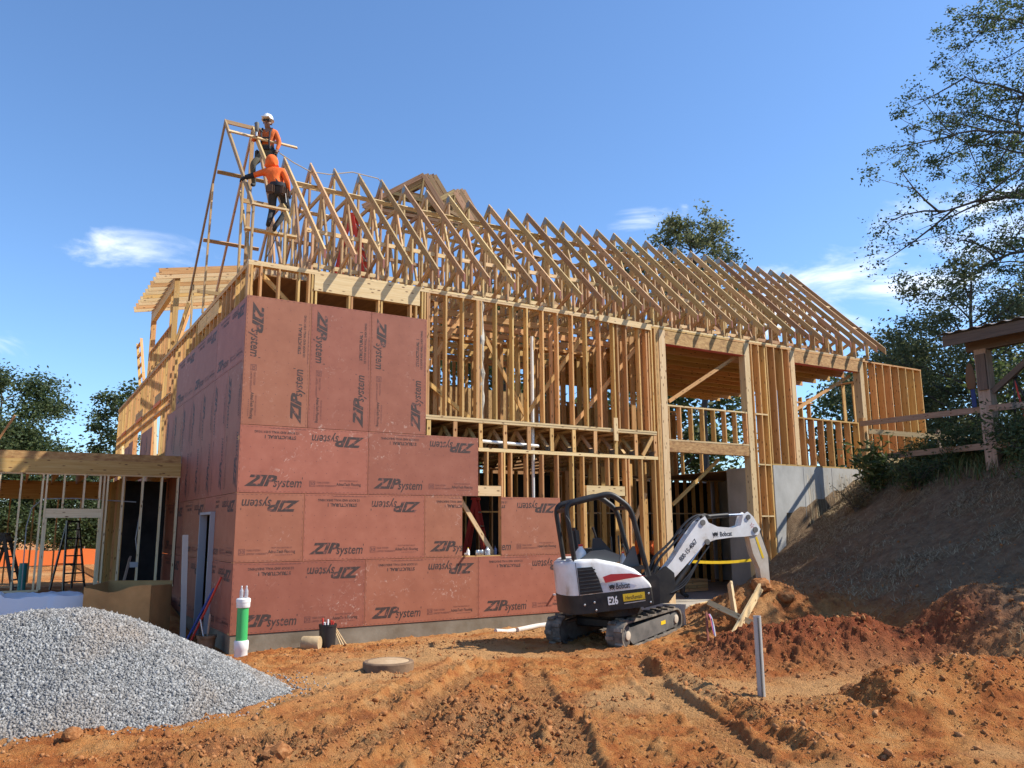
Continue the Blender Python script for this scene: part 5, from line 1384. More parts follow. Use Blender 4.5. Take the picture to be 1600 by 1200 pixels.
# slew ring and undercarriage
bm = bmesh.new(); add_lathe(bm, [(.42, .42), (.46, .46), (.46, .60)], 28); bm_obj('slew_ring', bm, M_EBLACK, EXC, ME, True)
def tk(name, bm, m, parent, smooth=False, bevel=0.0, seg=1): return bm_obj(name, bm, m, parent, MTK, smooth, bevel, seg)
bm = bmesh.new(); add_box(bm, (.62, 0, .34), (1.0, .9, .16)); tk('car_body', bm, M_EBLACK, EXC, False, .03)
X0, X1, HR = -.36, 1.70, .215
for s in (-1, 1):
    y = .60 * s
    loop = []
    for k in range(13): a = math.pi / 2 + math.pi * k / 12; loop.append((X0 + HR + HR * math.cos(a), HR + .015 + HR * math.sin(a)))
    for k in range(13): a = -math.pi / 2 + math.pi * k / 12; loop.append((X1 - HR * .9 + HR * .9 * math.cos(a), HR * .9 + .03 + HR * .9 * math.sin(a)))
    def off(poly, d):
        cx, cz = (X0 + X1) / 2, .23
        r = []
        n = len(poly)
        for i in range(n):
            a, b = Vector(poly[i - 1]), Vector(poly[(i + 1) % n]); t = (b - a).normalized(); r.append((poly[i][0] - t.y * -d * -1 * 1, poly[i][1] + t.x * -d * -1 * -1))
        return r
    bm = bmesh.new()
    n = len(loop)
    inner = []
    for i in range(n):
        a, b = Vector(loop[i - 1]), Vector(loop[(i + 1) % n]); t = (b - a).normalized(); nn = Vector((-t.y, t.x)); inner.append((loop[i][0] + nn.x * .03, loop[i][1] + nn.y * .03))
    R = [[bm.verts.new((p[0], yy, p[1])) for p in poly] for poly, yy in ((loop, y - .15), (loop, y + .15), (inner, y + .15), (inner, y - .15))]
    for a, b in zip(R, R[1:] + R[:1]):
        for k in range(n): bm.faces.new((a[k], a[(k + 1) % n], b[(k + 1) % n], b[k]))
    belt = tk('track', bm, M_RUB, EXC, True)
    # tread lugs all round the belt
    per = [0]
    for i in range(n): per.append(per[-1] + (Vector(loop[(i + 1) % n]) - Vector(loop[i])).length)
    NL = 40
    for q in range(NL):
        d = per[-1] * q / NL
        i = max(j for j in range(n) if per[j] <= d); w = (d - per[i]) / (per[i + 1] - per[i])
        a, b = Vector(loop[i]), Vector(loop[(i + 1) % n]); p = a.lerp(b, w); t = (b - a).normalized(); ang = math.atan2(t.y, t.x)
        nn = Vector((t.y, -t.x))
        new('tread_lug', box_mesh(.055, .135, .035, M_RUB), MTK @ T(p.x + nn.x * .012, y + (.075 if q % 2 else -.075), p.y + nn.y * .012) @ Matrix.Rotation(-ang, 4, 'Y'), belt)
    yo = y - .13 if s < 0 else y + .13
    for x, r_ in ((X0 + HR, .165), (X1 - HR * .9, .15)):
        bm = bmesh.new(); add_lathe(bm, [(r_, -.10), (r_, .10), (r_ * .5, .125)], 20, T(x, y, HR + .015) @ Matrix.Rotation(math.pi / 2, 4, 'X')); wh = tk('track_wheel', bm, M_ESTEEL, EXC, True)
        bm = bmesh.new(); add_lathe(bm, [(.075, 0), (.07, .02), (.03, .03)], 14, T(x, y + .12 * s, HR + .015) @ Matrix.Rotation(-math.pi / 2 * s, 4, 'X')); tk('hub', bm, M_EARM, wh, True)
    bm = bmesh.new(); add_prism(bm, [(X0 + .30, .31), (X1 - .42, .33), (X1 - .25, .25), (X1 - .32, .12), (X0 + .38, .09), (X0 + .30, .16)], y - .12, y + .12); tk('track_frame', bm, M_ESTEEL, EXC, False, .02, 2)
    for k in range(4):
        bm = bmesh.new(); add_lathe(bm, [(.07, -.11), (.07, .11)], 14, T(X0 + .50 + .32 * k, y, .105) @ Matrix.Rotation(math.pi / 2, 4, 'X')); tk('roller', bm, M_ESTEEL, EXC, True)
    if s < 0:
        bm = bmesh.new(); add_box(bm, (1.05, y - .1225, .24), (.16, .004, .06)); tk('warning_label', bm, M_YEL, EXC)
bm = bmesh.new(); add_prism(bm, [(1.80, .05), (1.86, .02), (1.84, .30), (1.90, .42), (1.85, .42), (1.77, .28)], -.74, .74); tk('dozer_blade', bm, M_EARM, EXC)
# swing post and boom
bm = bmesh.new(); add_prism(bm, [(.50, .55), (.80, .58), (.85, .95), (.75, 1.05), (.50, .95)], -.20, .20); bm_obj('swing_bracket', bm, M_EBLACK, EXC, ME, False, .03, 2)
bm = bmesh.new(); add_prism(bm, [A2(*q) for q in [(1.06, .62), (1.40, .62), (1.58, .78), (1.54, 1.08), (1.38, 1.18), (1.14, 1.04)]], -.13, .13); bm_obj('swing_post', bm, M_EBLACK, EXC, MBM, False, .04, 2)
def btube(name, pts, r, m, parent=EXC):
    bm = bmesh.new(); add_tube(bm, [Vector(p) for p in pts], r, 10); return bm_obj(name, bm, m, parent, MBM, True)
BOOM = [(1.38, 1.12), (1.60, 1.31), (1.96, 1.70), (2.28, 2.01), (2.42, 2.09), (2.50, 1.98), (2.75, 1.895), (3.15, 1.87), (3.38, 1.92), (3.46, 2.12), (3.56, 2.17), (3.68, 2.09), (3.86, 1.86), (3.80, 1.775), (3.48, 1.745), (3.10, 1.735), (2.68, 1.70), (2.40, 1.63), (1.62, 1.04), (1.48, 1.0)]
bm = bmesh.new(); add_prism(bm, [A2(*q) for q in BOOM], -.09, .09); boom = bm_obj('boom', bm, M_EWHITE, EXC, MBM, False, .02, 2)
for (x, z), r_ in zip(((1.52, 1.07), (2.36, 2.0), (2.46, 1.64), (3.56, 2.09), (3.74, 1.85)), (.05, .05, .05, .045, .05)):
    bm = bmesh.new(); add_lathe(bm, [(r_, -.11), (r_, .11)], 16, T(*A3((x, 0, z))) @ Matrix.Rotation(math.pi / 2, 4, 'X')); bm_obj('pin', bm, M_ESTEEL, boom, MBM, True)
text_obj('lettering', '800-15-4067', .118, M_BLACK, boom, MBM @ T(*A3((1.80, -.0925, 1.29))) @ FL @ Rz(math.radians(38.4)), fat=.002, sx=.80)
text_obj('lettering', 'Bobcat', .115, M_BLACK, boom, MBM @ T(*A3((2.80, -.0925, 1.735))) @ FL @ Rz(math.radians(-2)), fat=.002, sx=.80)
cat_mark(MBM @ T(*A3((2.68, -.0925, 1.775))) @ FL)
bm = bmesh.new()
for k in range(5):
    a0 = 2 * math.pi * k / 5 + .3
    bm.faces.new([bm.verts.new((math.cos(a) * r_, math.sin(a) * r_, 0)) for a, r_ in ((a0, .06), (a0 + .35, .02), (a0 - .35, .02))])
star = bm_obj('emblem', bm, M_ERED, EXC, MBM @ T(*A3((3.66, -.0925, 1.93))) @ FL); star['kind'] = 'stuff'
btube('arm_cylinder', [A3(q) for q in [(2.40, 0, 2.10), (3.10, 0, 2.135)]], .042, M_EBLACK, parent=boom); btube('cylinder_rod', [A3(q) for q in [(3.08, 0, 2.134), (3.50, 0, 2.145)]], .022, M_CHROME, parent=boom)
btube('lift_cylinder', [A3(q) for q in [(1.60, -.02, .80), (2.02, -.02, 1.22)]], .055, M_EBLACK); btube('cylinder_rod', [A3(q) for q in [(2.0, -.02, 1.20), (2.44, -.02, 1.62)]], .028, M_CHROME)
for k, yy in enumerate((-.10, -.075, .05, .08)):
    btube('hose', [A3(q) for q in fillet([(1.05, yy, .95), (1.20, yy, 1.32 + .02 * k), (1.62, yy, 1.62), (2.05, yy, 2.02), (2.38, yy, 2.17), (2.6, yy * .5, 2.10)], .2)], .014, M_BLACK, parent=boom)
for k in range(3): btube('hose', [A3(q) for q in fillet([(1.5, -.13 + .02 * k, .75), (1.85, -.15, .86 + .06 * k), (2.2, -.12, 1.30), (2.5, -.1, 1.56)], .25)], .014, M_BLACK)
bm = bmesh.new(); add_prism(bm, [A2(*q) for q in [(3.58, 1.82), (3.70, 1.92), (3.84, 1.86), (4.06, 1.36), (4.10, .55), (3.96, .50), (3.86, 1.12), (3.70, 1.40), (3.66, 1.52)]], -.07, .07); arm = bm_obj('dipper_arm', bm, M_EARM, EXC, MBM, False, .015, 2)
bm = bmesh.new(); add_prism(bm, [A2(*q) for q in [(3.75, 1.70), (3.80, 1.72), (3.97, 1.32), (3.92, 1.30)]], -.074, -.070); bm_obj('rental_sticker', bm, M_YEL, arm, MBM)
btube('bucket_cylinder', [A3(q) for q in [(3.92, 0, 1.86), (4.16, 0, 1.20)]], .035, M_EBLACK)
bm = bmesh.new(); add_prism(bm, [A2(*q) for q in [(4.12, .62), (4.30, .40), (4.28, .10), (4.05, -.05), (3.78, .05), (3.80, .12), (4.02, .08), (4.16, .22), (4.10, .42), (3.98, .52)]], -.2, .2); bm_obj('bucket', bm, M_ESTEEL, EXC, MBM, False, .01)
# jug and bottle left on the machine
def bottle(label, loc, h, r, m, capm, cat='bottle', name='bottle', group=None):
    t = thing(name, label, cat, loc, 0, group)
    bm = bmesh.new(); add_lathe(bm, [(r * .9, 0), (r, .02 * h), (r, .55 * h), (r * .92, .62 * h), (r * .4, .82 * h), (r * .36, .9 * h)], 14, T(*loc)); bm_obj('body', bm, m, t, Matrix.Identity(4), True)
    bm = bmesh.new(); add_lathe(bm, [(r * .42, .89 * h), (r * .42, h), (r * .3, h)], 12, T(*loc)); bm_obj('cap', bm, capm, t, Matrix.Identity(4), True)
M_CLEAR = mat('clear_plastic', (.72, .76, .80), .15, trans=.55)
bottle('milky plastic jug wedged behind the excavator seat', tuple((ME @ Vector((-.80, -.42, 1.37)))), .30, .09, M_WHITE, M_RED, 'jug', 'jug')
bottle('small bottle with a red cap on the excavator floor beside the seat', tuple((ME @ Vector((.06, -.46, 1.24)))), .24, .05, M_CLEAR, M_RED)

# ------------------------------------------------------------------ people
M_HIVIS = noise_mat('orange_shirt', [(0.3, (0.72, 0.11, 0.015)), (0.7, (0.92, 0.17, 0.025))], scale=6, rough=.85, bump=.4, bscale=12)
M_HIVIS2 = noise_mat('dull_orange_shirt', [(0.3, (0.55, 0.11, 0.02)), (0.7, (0.72, 0.16, 0.035))], scale=6, rough=.85, bump=.4, bscale=12)
M_TROUS = noise_mat('charcoal_trousers', [(0.3, (0.022, 0.022, 0.022)), (0.7, (0.055, 0.053, 0.05))], scale=6, rough=.9, bump=.4, bscale=14)
M_KHAKI = noise_mat('olive_trousers', [(0.3, (0.07, 0.065, 0.045)), (0.7, (0.12, 0.11, 0.08))], scale=6, rough=.9, bump=.4, bscale=14)
M_SKIN = mat('skin', (0.24, 0.12, 0.075), .55); M_BOOT = mat('dark_boot', (0.02, 0.017, 0.015), .7); M_GLOVE = mat('black_glove', (0.016, 0.016, 0.018), .8)
M_LEATHER = noise_mat('worn_leather', [(0.3, (0.06, 0.03, 0.015)), (0.7, (0.14, 0.075, 0.04))], scale=8, rough=.75); M_HAT = mat('white_hard_hat', (.82, .82, .80), .3); M_STRAP = mat('dark_webbing', (.02, .022, .03), .8); M_CAP = mat('grey_cap', (.22, .23, .26), .8)
TH_CAM = -0.549
def person(label, loc, J, E, mats, rz=TH_CAM, group=None):
    """one continuous skinned body: J joint -> (x, y, z, radius), E = (joint, joint, material index)"""
    t = thing('person', label, 'person', loc, rz, group)
    names = list(J)
    me = bpy.data.meshes.new('body')
    me.from_pydata([J[n][:3] for n in names], [(names.index(a), names.index(b)) for a, b, _ in E], [])
    o = bpy.data.objects.new('body', me); COL.objects.link(o)
    sk = o.modifiers.new('skin', 'SKIN'); ss = o.modifiers.new('sub', 'SUBSURF'); ss.levels = 2; ss.render_levels = 2
    for i, n in enumerate(names):
        v = me.skin_vertices[0].data[i]; v.radius = (J[n][3], J[n][4] if len(J[n]) > 4 else J[n][3])
        v.use_root = (n == 'pelvis')
    dg = bpy.context.evaluated_depsgraph_get(); dg.update()
    m2 = bpy.data.meshes.new_from_object(o.evaluated_get(dg))
    bpy.data.objects.remove(o); bpy.data.meshes.remove(me)
    for m in mats: m2.materials.append(m)
    segs = [(Vector(J[a][:3]), Vector(J[b][:3]), (J[a][3] + J[b][3]) / 2, (mi, b)) for a, b, mi in E]
    for p in m2.polygons:
        c = p.center; best = None
        for a, b, r, mi in segs:
            d = b - a; w = max(0, min(1, (c - a).dot(d) / max(d.length_squared, 1e-9)))
            q = (c - (a + d * w)).length / (r + .02)
            if best is None or q < best[0]: best = (q, (1 if mi[1] == 'mid' and w < .62 else mi[0]))
        p.material_index = best[1]
        p.use_smooth = True
    new('body', m2, WM[t.name], t)
    return t
def hand(t, wrist, direc, m, side, curl=.5):
    """palm with four fingers and a thumb from its side"""
    M = WM[t.name]; w = Vector(wrist); d = Vector(direc).normalized()
    up = Vector((0, 0, 1)) if abs(d.z) < .8 else Vector((0, 1, 0))
    s = d.cross(up).normalized() * side; n = s.cross(d).normalized()
    bm = bmesh.new()
    add_tube(bm, [w - d * .01, w + d * .04, w + d * .085], [.026, .036, .034], 8)
    for k, L in enumerate((.068, .078, .072, .056)):
        b = w + d * .08 + s * (.027 - .018 * k)
        p1 = b + d * L * .45 - n * L * .15 * curl; p2 = p1 + d * L * .3 - n * L * .45 * curl
        add_tube(bm, [b, p1, p2], [.0095, .009, .007], 6)
    b = w + d * .03 + s * .032
    add_tube(bm, [b, b + d * .025 + s * .028, b + d * .055 + s * .03 - n * .015], [.011, .0105, .008], 6)
    return bm_obj('hand', bm, m, t, M, True)
ARMS = lambda s, sh, el, wr, m: {}
def std(pelvis, chest, neck, head, shl, ell, wrl, shr, elr, wrr, hl, kl, al, hr, kr, ar, toe=(0, -.16, -.05)):
    V = lambda p, r, r2=None: (*p, r) if r2 is None else (*p, r, r2)
    mid = tuple((a + b) / 2 for a, b in zip(pelvis, chest))
    J = {'pelvis': V(pelvis, .15, .125), 'mid': V(mid, .145, .115), 'chest': V(chest, .165, .125), 'neck': V(neck, .058), 'head': V(head, .088, .10), 'crown': V((head[0], head[1] + .005, head[2] + .10), .075, .085),
         'shl': V(shl, .075), 'ell': V(ell, .055), 'wrl': V(wrl, .036), 'shr': V(shr, .075), 'elr': V(elr, .055), 'wrr': V(wrr, .036),
         'hl': V(hl, .10), 'kl': V(kl, .072), 'al': V(al, .05), 'tl': V(tuple(a + b for a, b in zip(al, toe)), .042), 'hr': V(hr, .10), 'kr': V(kr, .072), 'ar': V(ar, .05), 'tr': V(tuple(a + b for a, b in zip(ar, toe)), .042)}
    return J
EDG = lambda shirt=0, trous=1, skin=2, boot=3, fore=0: [('pelvis', 'mid', shirt), ('mid', 'chest', shirt), ('chest', 'neck', skin), ('neck', 'head', skin), ('head', 'crown', skin), ('chest', 'shl', shirt), ('shl', 'ell', shirt), ('ell', 'wrl', fore),
     ('chest', 'shr', shirt), ('shr', 'elr', shirt), ('elr', 'wrr', fore), ('pelvis', 'hl', trous), ('hl', 'kl', trous), ('kl', 'al', trous), ('al', 'tl', boot), ('pelvis', 'hr', trous), ('hr', 'kr', trous), ('kr', 'ar', trous), ('ar', 'tr', boot)]
def nose_ears(t, head, fy=-1):
    h = Vector(head)
    bm = bmesh.new(); add_tube(bm, [h + Vector((0, fy * .075, .045)), h + Vector((0, fy * .108, .005)), h + Vector((0, fy * .085, -.008))], [.010, .018, .012], 6); bm_obj('nose', bm, M_SKIN, t, WM[t.name], True)
    bm = bmesh.new(); add_box(bm, h + Vector((0, fy * .088, -.045)), (.045, .012, .010)); bm_obj('mouth', bm, mat('lips', (.16, .06, .045), .6), t, WM[t.name], bevel=.003)
    for s in (-1, 1):
        bm = bmesh.new(); add_lathe(bm, [(.012, -.008), (.022, 0), (.012, .008)], 8, T(*(h + Vector((s * .092, 0, .02)))) @ Matrix.Rotation(math.pi / 2, 4, 'Y') @ Matrix.Diagonal((1.5, 1, 1, 1))); bm_obj('ear', bm, M_SKIN, t, WM[t.name], True)
def hard_hat(t, c, fy=-1, m=M_HAT):
    bm = bmesh.new(); add_lathe(bm, [(.150, 0), (.132, .012), (.130, .03), (.124, .075), (.098, .125), (.05, .152), (.012, .158)], 22, T(*c) @ Matrix.Diagonal((.93, 1.08, 1, 1)))
    hat = bm_obj('hard_hat', bm, m, t, WM[t.name], True)
    bm = bmesh.new(); add_box(bm, Vector(c) + Vector((0, fy * .17, .004)), (.19, .07, .012)); bm_obj('brim', bm, m, hat, WM[t.name], bevel=.005)
    bm = bmesh.new(); add_tube(bm, [Vector(c) + Vector((0, fy * .13, .07)), Vector(c) + Vector((0, fy * .06, .15)), Vector(c) + Vector((0, -fy * .06, .15)), Vector(c) + Vector((0, -fy * .12, .08))], .012, 6); bm_obj('ridge', bm, m, hat, WM[t.name], True)
# upright worker at the ridge, white hard hat, facing the camera
J = std((0, 0, 0), (0, -.03, .40), (0, -.05, .55), (.01, -.09, .66), (-.185, -.01, .47), (-.30, -.10, .24), (-.17, -.27, .26), (.185, -.01, .47), (.29, -.05, .20), (.27, -.16, -.03), (-.10, 0, -.06), (-.24, -.22, -.40), (-.26, .0, -.80), (.10, 0, -.06), (.22, -.25, -.38), (.24, -.06, -.78))
P1 = person('worker in white hard hat and orange shirt with harness sitting at the roof peak', (0.90, 2.78, 10.28), J, EDG(), [M_HIVIS2, M_KHAKI, M_SKIN, M_BOOT])
hard_hat(P1, (.01, -.085, .735)); nose_ears(P1, (.01, -.09, .66))
bm = bmesh.new(); add_box(bm, (.01, -.19, .695), (.17, .03, .042)); bm_obj('sunglasses', bm, M_BLACK, P1, WM[P1.name], bevel=.008)
hand(P1, (-.17, -.27, .26), (.3, -.5, .1), M_SKIN, -1, 1.0); hand(P1, (.27, -.16, -.03), (.1, -.3, -.8), M_SKIN, 1, .7)
for s in (-1, 1):
    bm = bmesh.new(); add_tube(bm, [(s * .10, .10, .50), (s * .11, -.06, .555), (s * .10, -.165, .42), (s * .085, -.165, .20), (s * .10, -.15, .02)], .022, 6); bm_obj('harness_strap', bm, M_STRAP, P1, WM[P1.name], True)
bm = bmesh.new(); add_tube(bm, [(-.10, -.17, .27), (0, -.185, .265), (.10, -.17, .27)], .02, 6); bm_obj('harness_strap', bm, M_STRAP, P1, WM[P1.name], True)
bm = bmesh.new(); add_lathe(bm, [(.168, -.03), (.172, 0), (.168, .05)], 18, T(0, -.005, .04) @ Matrix.Diagonal((1.02, .86, 1, 1))); bm_obj('tool_belt', bm, M_STRAP, P1, WM[P1.name], True)
for s in (-1, 1):
    bm = bmesh.new(); add_box(bm, (s * .20, -.06, -.08), (.09, .14, .20)); bm_obj('belt_pouch', bm, M_TROUS, P1, WM[P1.name], bevel=.03, seg=2)
NG = thing('nail_gun', 'grey nail gun held at the chest of the worker in the hard hat', 'nail gun', (0.66, 2.65, 10.55), TH_CAM)
MN = WM[NG.name]
bm = bmesh.new(); add_lathe(bm, [(.035, -.10), (.05, -.06), (.05, .08), (.04, .12)], 12, T(.03, -.22, .10)); bm_obj('body', bm, M_ESTEEL, NG, MN, True)
bm = bmesh.new(); add_box(bm, (.02, -.20, .20), (.10, .07, .06)); bm_obj('cap', bm, M_BLACK, NG, MN, bevel=.015)
bm = bmesh.new(); add_box(bm, (.03, -.22, -.05), (.04, .04, .12)); bm_obj('nose', bm, M_STEEL, NG, MN, bevel=.006); bm = bmesh.new(); add_tube(bm, [(.05, -.20, .10), (.13, -.12, .04)], .02, 8); bm_obj('handle', bm, M_BLACK, NG, MN, True)
# hooded worker climbing on the trusses, seen from behind
J = std((.13, 0, .80), (.05, .04, 1.14), (.0, .06, 1.27), (-.03, .08, 1.36), (-.13, .02, 1.20), (-.34, -.02, 1.10), (-.50, -.04, 1.05), (.215, .02, 1.19), (.32, -.02, .96), (.32, .10, .80), (.03, .0, .76), (.0, .14, .42), (.02, -.10, .10), (.23, 0, .76), (.28, .20, .46), (.12, -.02, .04), toe=(-.06, .12, -.04))
P2 = person('worker in bright orange hood and charcoal trousers climbing the end trusses', (0.42, .32, 7.53), J, EDG(0, 1, 0, 3, 0), [M_HIVIS, M_TROUS, M_SKIN, M_BOOT])
hd = Vector((-.03, .07, 1.37))
bm = bmesh.new(); bmesh.ops.create_icosphere(bm, subdivisions=3, radius=1, matrix=T(*(hd + Vector((0, -.01, .04)))) @ Matrix.Diagonal((.125, .145, .155, 1)))
for v in bm.verts:
    if v.co.z < hd.z - .03: v.co.x += (v.co.x - hd.x) * .35
bm_obj('hood', bm, M_HIVIS, P2, WM[P2.name], True)
bm = bmesh.new(); add_tube(bm, [(-.345, -.02, 1.10), (-.42, -.03, 1.075), (-.505, -.04, 1.05)], [.056, .052, .044], 10); bm_obj('sleeve', bm, M_GLOVE, P2, WM[P2.name], True)
hand(P2, (-.50, -.04, 1.05), (-.6, -.1, -.35), M_GLOVE, 1, .8); hand(P2, (.32, .10, .80), (.05, .3, -.7), M_GLOVE, -1, .7)
bm = bmesh.new(); add_lathe(bm, [(.165, -.04), (.17, 0), (.165, .04)], 18, T(.125, 0, .88) @ Matrix.Diagonal((1.02, .88, 1, 1))); bm_obj('tool_belt', bm, M_STRAP, P2, WM[P2.name], True)
for x, y, z, sx in ((.03, -.15, .76, .16), (.31, -.02, .72, .11), (.26, -.12, .74, .10)):
    bm = bmesh.new(); add_box(bm, (x, y, z), (sx, .08, .20)); bm_obj('belt_pouch', bm, M_LEATHER, P2, WM[P2.name], bevel=.03, seg=2)
bm = bmesh.new(); add_tube(bm, [(.30, -.06, .70), (.34, -.10, .48)], .014, 6); add_box(bm, (.34, -.10, .46), (.05, .11, .03)); bm_obj('hammer', bm, M_DARK, P2, WM[P2.name])
# workers inside the ground floor
def stander(label, loc, rz, shirt, trous, hat=None, arm=0.0):
    J = std((0, 0, .95), (0, 0, 1.32), (0, -.01, 1.47), (0, -.03, 1.57), (-.19, 0, 1.38), (-.26, -.02 - arm * .2, 1.10 + arm * .1), (-.24, -.10 - arm * .3, .88 + arm * .25), (.19, 0, 1.38), (.27, -.02, 1.10), (.25, -.12, .88), (-.10, 0, .90), (-.12, -.02, .48), (-.13, .02, .09), (.10, 0, .90), (.13, -.03, .48), (.15, .0, .09))
    t = person(label, loc, J, EDG(0, 1, 2, 3, 0), [shirt, trous, M_SKIN, M_BOOT], rz)
    nose_ears(t, (0, -.03, 1.57)); hand(t, J['wrl'][:3], (0, -.3, -.8), M_SKIN, -1, .6); hand(t, J['wrr'][:3], (0, -.2, -.8), M_SKIN, 1, .6)
    if hat:
        bm = bmesh.new(); add_lathe(bm, [(.118, 0), (.12, .03), (.10, .09), (.05, .125), (.01, .13)], 18, T(0, -.02, 1.63) @ Matrix.Diagonal((.95, 1.08, 1, 1))); c = bm_obj('cap', bm, hat, t, WM[t.name], True)
        bm = bmesh.new(); add_box(bm, (0, -.18, 1.64), (.16, .10, .012)); bm_obj('peak', bm, hat, c, WM[t.name], bevel=.004)
    return t
stander('worker in grey cap and orange shirt standing behind the studs above the excavator cab', (11.6, 3.15, -.028), -.9, M_HIVIS, M_TROUS, M_CAP, .6)
stander('worker in orange shirt half hidden by the tall entry post', (11.75, 2.35, -.028), -.2, M_HIVIS2, M_TROUS, M_CAP, .8)
stander('worker in dark trousers standing in the entry bay behind the excavator boom', (11.72, 1.36, -.028), 1.0, M_TROUS, M_TROUS, M_CAP, .2)

# ------------------------------------------------------------------ site clutter
def gz(x, y): return height1(x, y)
# green riser with white fittings
GP = thing('green_riser_pipe', 'upright green drain pipe with white fittings beside the wall corner', 'pipe', (0.10, -.46, -.33))
MG = T(.10, -.46, 0)
for nm, prof, m in (('base_fitting', [(.10, -.42), (.112, -.36), (.105, -.20), (.118, -.18), (.118, -.05), (.108, -.03)], M_WHITE), ('pipe', [(.093, -.03), (.093, .50)], mat('green_sewer_pipe', (.05, .42, .12), .4)), ('cap_fitting', [(.106, .50), (.112, .51), (.112, .58), (.118, .585), (.118, .64), (.10, .655), (.03, .655)], M_WHITE)):
    bm = bmesh.new(); add_lathe(bm, prof, 24, MG); bm_obj(nm, bm, m, GP, Matrix.Identity(4), True)
bottle('clear water bottle on the green pipe, the left one of the pair', (.065, -.45, .656), .20, .032, M_CLEAR, M_WHITE, group='water bottles on the green pipe')
bottle('clear water bottle on the green pipe, the right one of the pair', (.14, -.47, .656), .20, .032, M_CLEAR, M_WHITE, group='water bottles on the green pipe')
# black bucket with red tools, form tube beside it
z = gz(1.57, -.5)
BK = thing('black_bucket', 'tall black bucket of red tools standing against the concrete footing', 'bucket', (1.57, -.5, z))
bm = bmesh.new(); add_lathe(bm, [(.135, -.03), (.15, .36), (.158, .36), (.158, .40), (.148, .40), (.146, .30), (.12, .25)], 22, T(1.57, -.5, z)); bm_obj('pail', bm, M_BLACK, BK, Matrix.Identity(4), True)
for k in range(5):
    a = k * 1.25; tube_obj('tool_handle', [(1.57 + .05 * math.cos(a), -.5 + .05 * math.sin(a), z + .1), (1.57 + .10 * math.cos(a), -.5 + .10 * math.sin(a), z + .44 + .03 * (k % 3))], .018, M_RED if k % 2 == 0 else M_WHITE, BK, 8)
z = gz(1.2, -.62)
d_ = Vector((.80, -.60, 0))
FTU = tag(tube_obj('form_tube', [Vector((1.12, -.52, z + .11)), Vector((1.12, -.52, z + .11)) + d_ * .02, Vector((1.12, -.52, z + .11)) + d_ * .30, Vector((1.12, -.52, z + .11)) + d_ * .31], [.118, .125, .125, .119], noise_mat('sandy_cardboard', [(.3, (.34, .24, .13)), (.7, (.50, .38, .22))], scale=5, rough=.9, bump=.4), None, 20), 'sandy round log section lying beside the black bucket', 'log')
for k in range(3): tag(tube_obj('survey_stake', [(1.80 + .05 * k, -.62, gz(1.8 + .05 * k, -.62) - .05), (1.76 + .03 * k, -.12, .12 - .03 * k)], .011, M_PALE, None, 6), ('thin stake nearest the black bucket', 'middle one of three thin stakes by the bucket', 'thin stake farthest from the black bucket')[k], 'stake', 'thin stakes by the bucket')
# manhole ring
z = gz(1.12, -4.3)
MH = thing('manhole', 'low round concrete manhole ring dusted with sandy clay', 'manhole', (1.12, -4.3, z))
M_MHC = noise_mat('rusty_ring', [(.3, (.12, .07, .04)), (.6, (.22, .14, .08)), (.8, (.36, .25, .16))], scale=5, rough=.9, bump=.4)
bm = bmesh.new(); add_lathe(bm, [(.34, -.15), (.34, .085), (.325, .10), (.28, .10), (.28, .085)], 36, T(1.12, -4.3, z)); bm_obj('ring', bm, M_MHC, MH, Matrix.Identity(4), True)
bm = bmesh.new(); add_lathe(bm, [(.275, .05), (.275, .097), (.25, .104), (.02, .104)], 36, T(1.12, -4.3, z)); bm_obj('lid', bm, noise_mat('sandy_lid', [(.3, (.36, .23, .12)), (.7, (.50, .36, .22))], scale=6, rough=.95, bump=.5), MH, Matrix.Identity(4), True)
# pipes on the ground by the wall, stubs through the sheathing
def ground_pipe(label, pts, r): return tag(tube_obj('plastic_pipe', [(x, y, gz(x, y) + r * .8) for x, y in pts], r, M_DUSTYW, None, 14), label, 'pipe')
M_DUSTYW = noise_mat('dusty_white_pipe', [(.3, (.50, .43, .36)), (.6, (.68, .64, .58))], scale=5, rough=.6)
ground_pipe('dusty white pipe lying along the footing behind the excavator', [(5.35, -.75), (5.9, -.62), (6.6, -.48)], .05)
ground_pipe('short white pipe end half buried left of the long dusty pipe', [(4.75, -.92), (5.05, -.85), (5.25, -.80)], .045)
for (x, zz, lab) in ((4.60, 1.27, 'white stub pipe poking out under the window opening'), (6.74, .37, 'white stub pipe poking out low beside the excavator')):
    tag(tube_obj('stub_pipe', [(x, .05, zz), (x, -.08, zz), (x + .01, -.10, zz + .005)], .024, M_WHITE, None, 12), lab, 'pipe')
# things on the window ledge
bottle('squat clear bottle at the left end of the window ledge', (4.68, .07, 1.24), .16, .035, M_WHITE, M_YEL)
for i, (x, lab) in enumerate(((4.90, 'shiny tin can on the window ledge, left of its twin'), (4.99, 'shiny tin can on the window ledge, right of its twin'))):
    bm = bmesh.new(); add_lathe(bm, [(.045, 0), (.048, .005), (.048, .10), (.045, .105), (.02, .10)], 16, T(x, .07, 1.24)); tag(bm_obj('tin_can', bm, M_STEEL, None, Matrix.Identity(4), True), lab, 'can', 'cans on the window ledge')
bottle('clear plastic tub beside the tin cans on the window ledge', (5.14, .08, 1.24), .17, .06, M_CLEAR, M_CLEAR, 'tub', 'plastic_tub'); bottle('dark bottle at the right end of the window ledge', (5.33, .08, 1.24), .19, .034, mat('blue_glass', (.03, .04, .10), .2), M_BLACK)
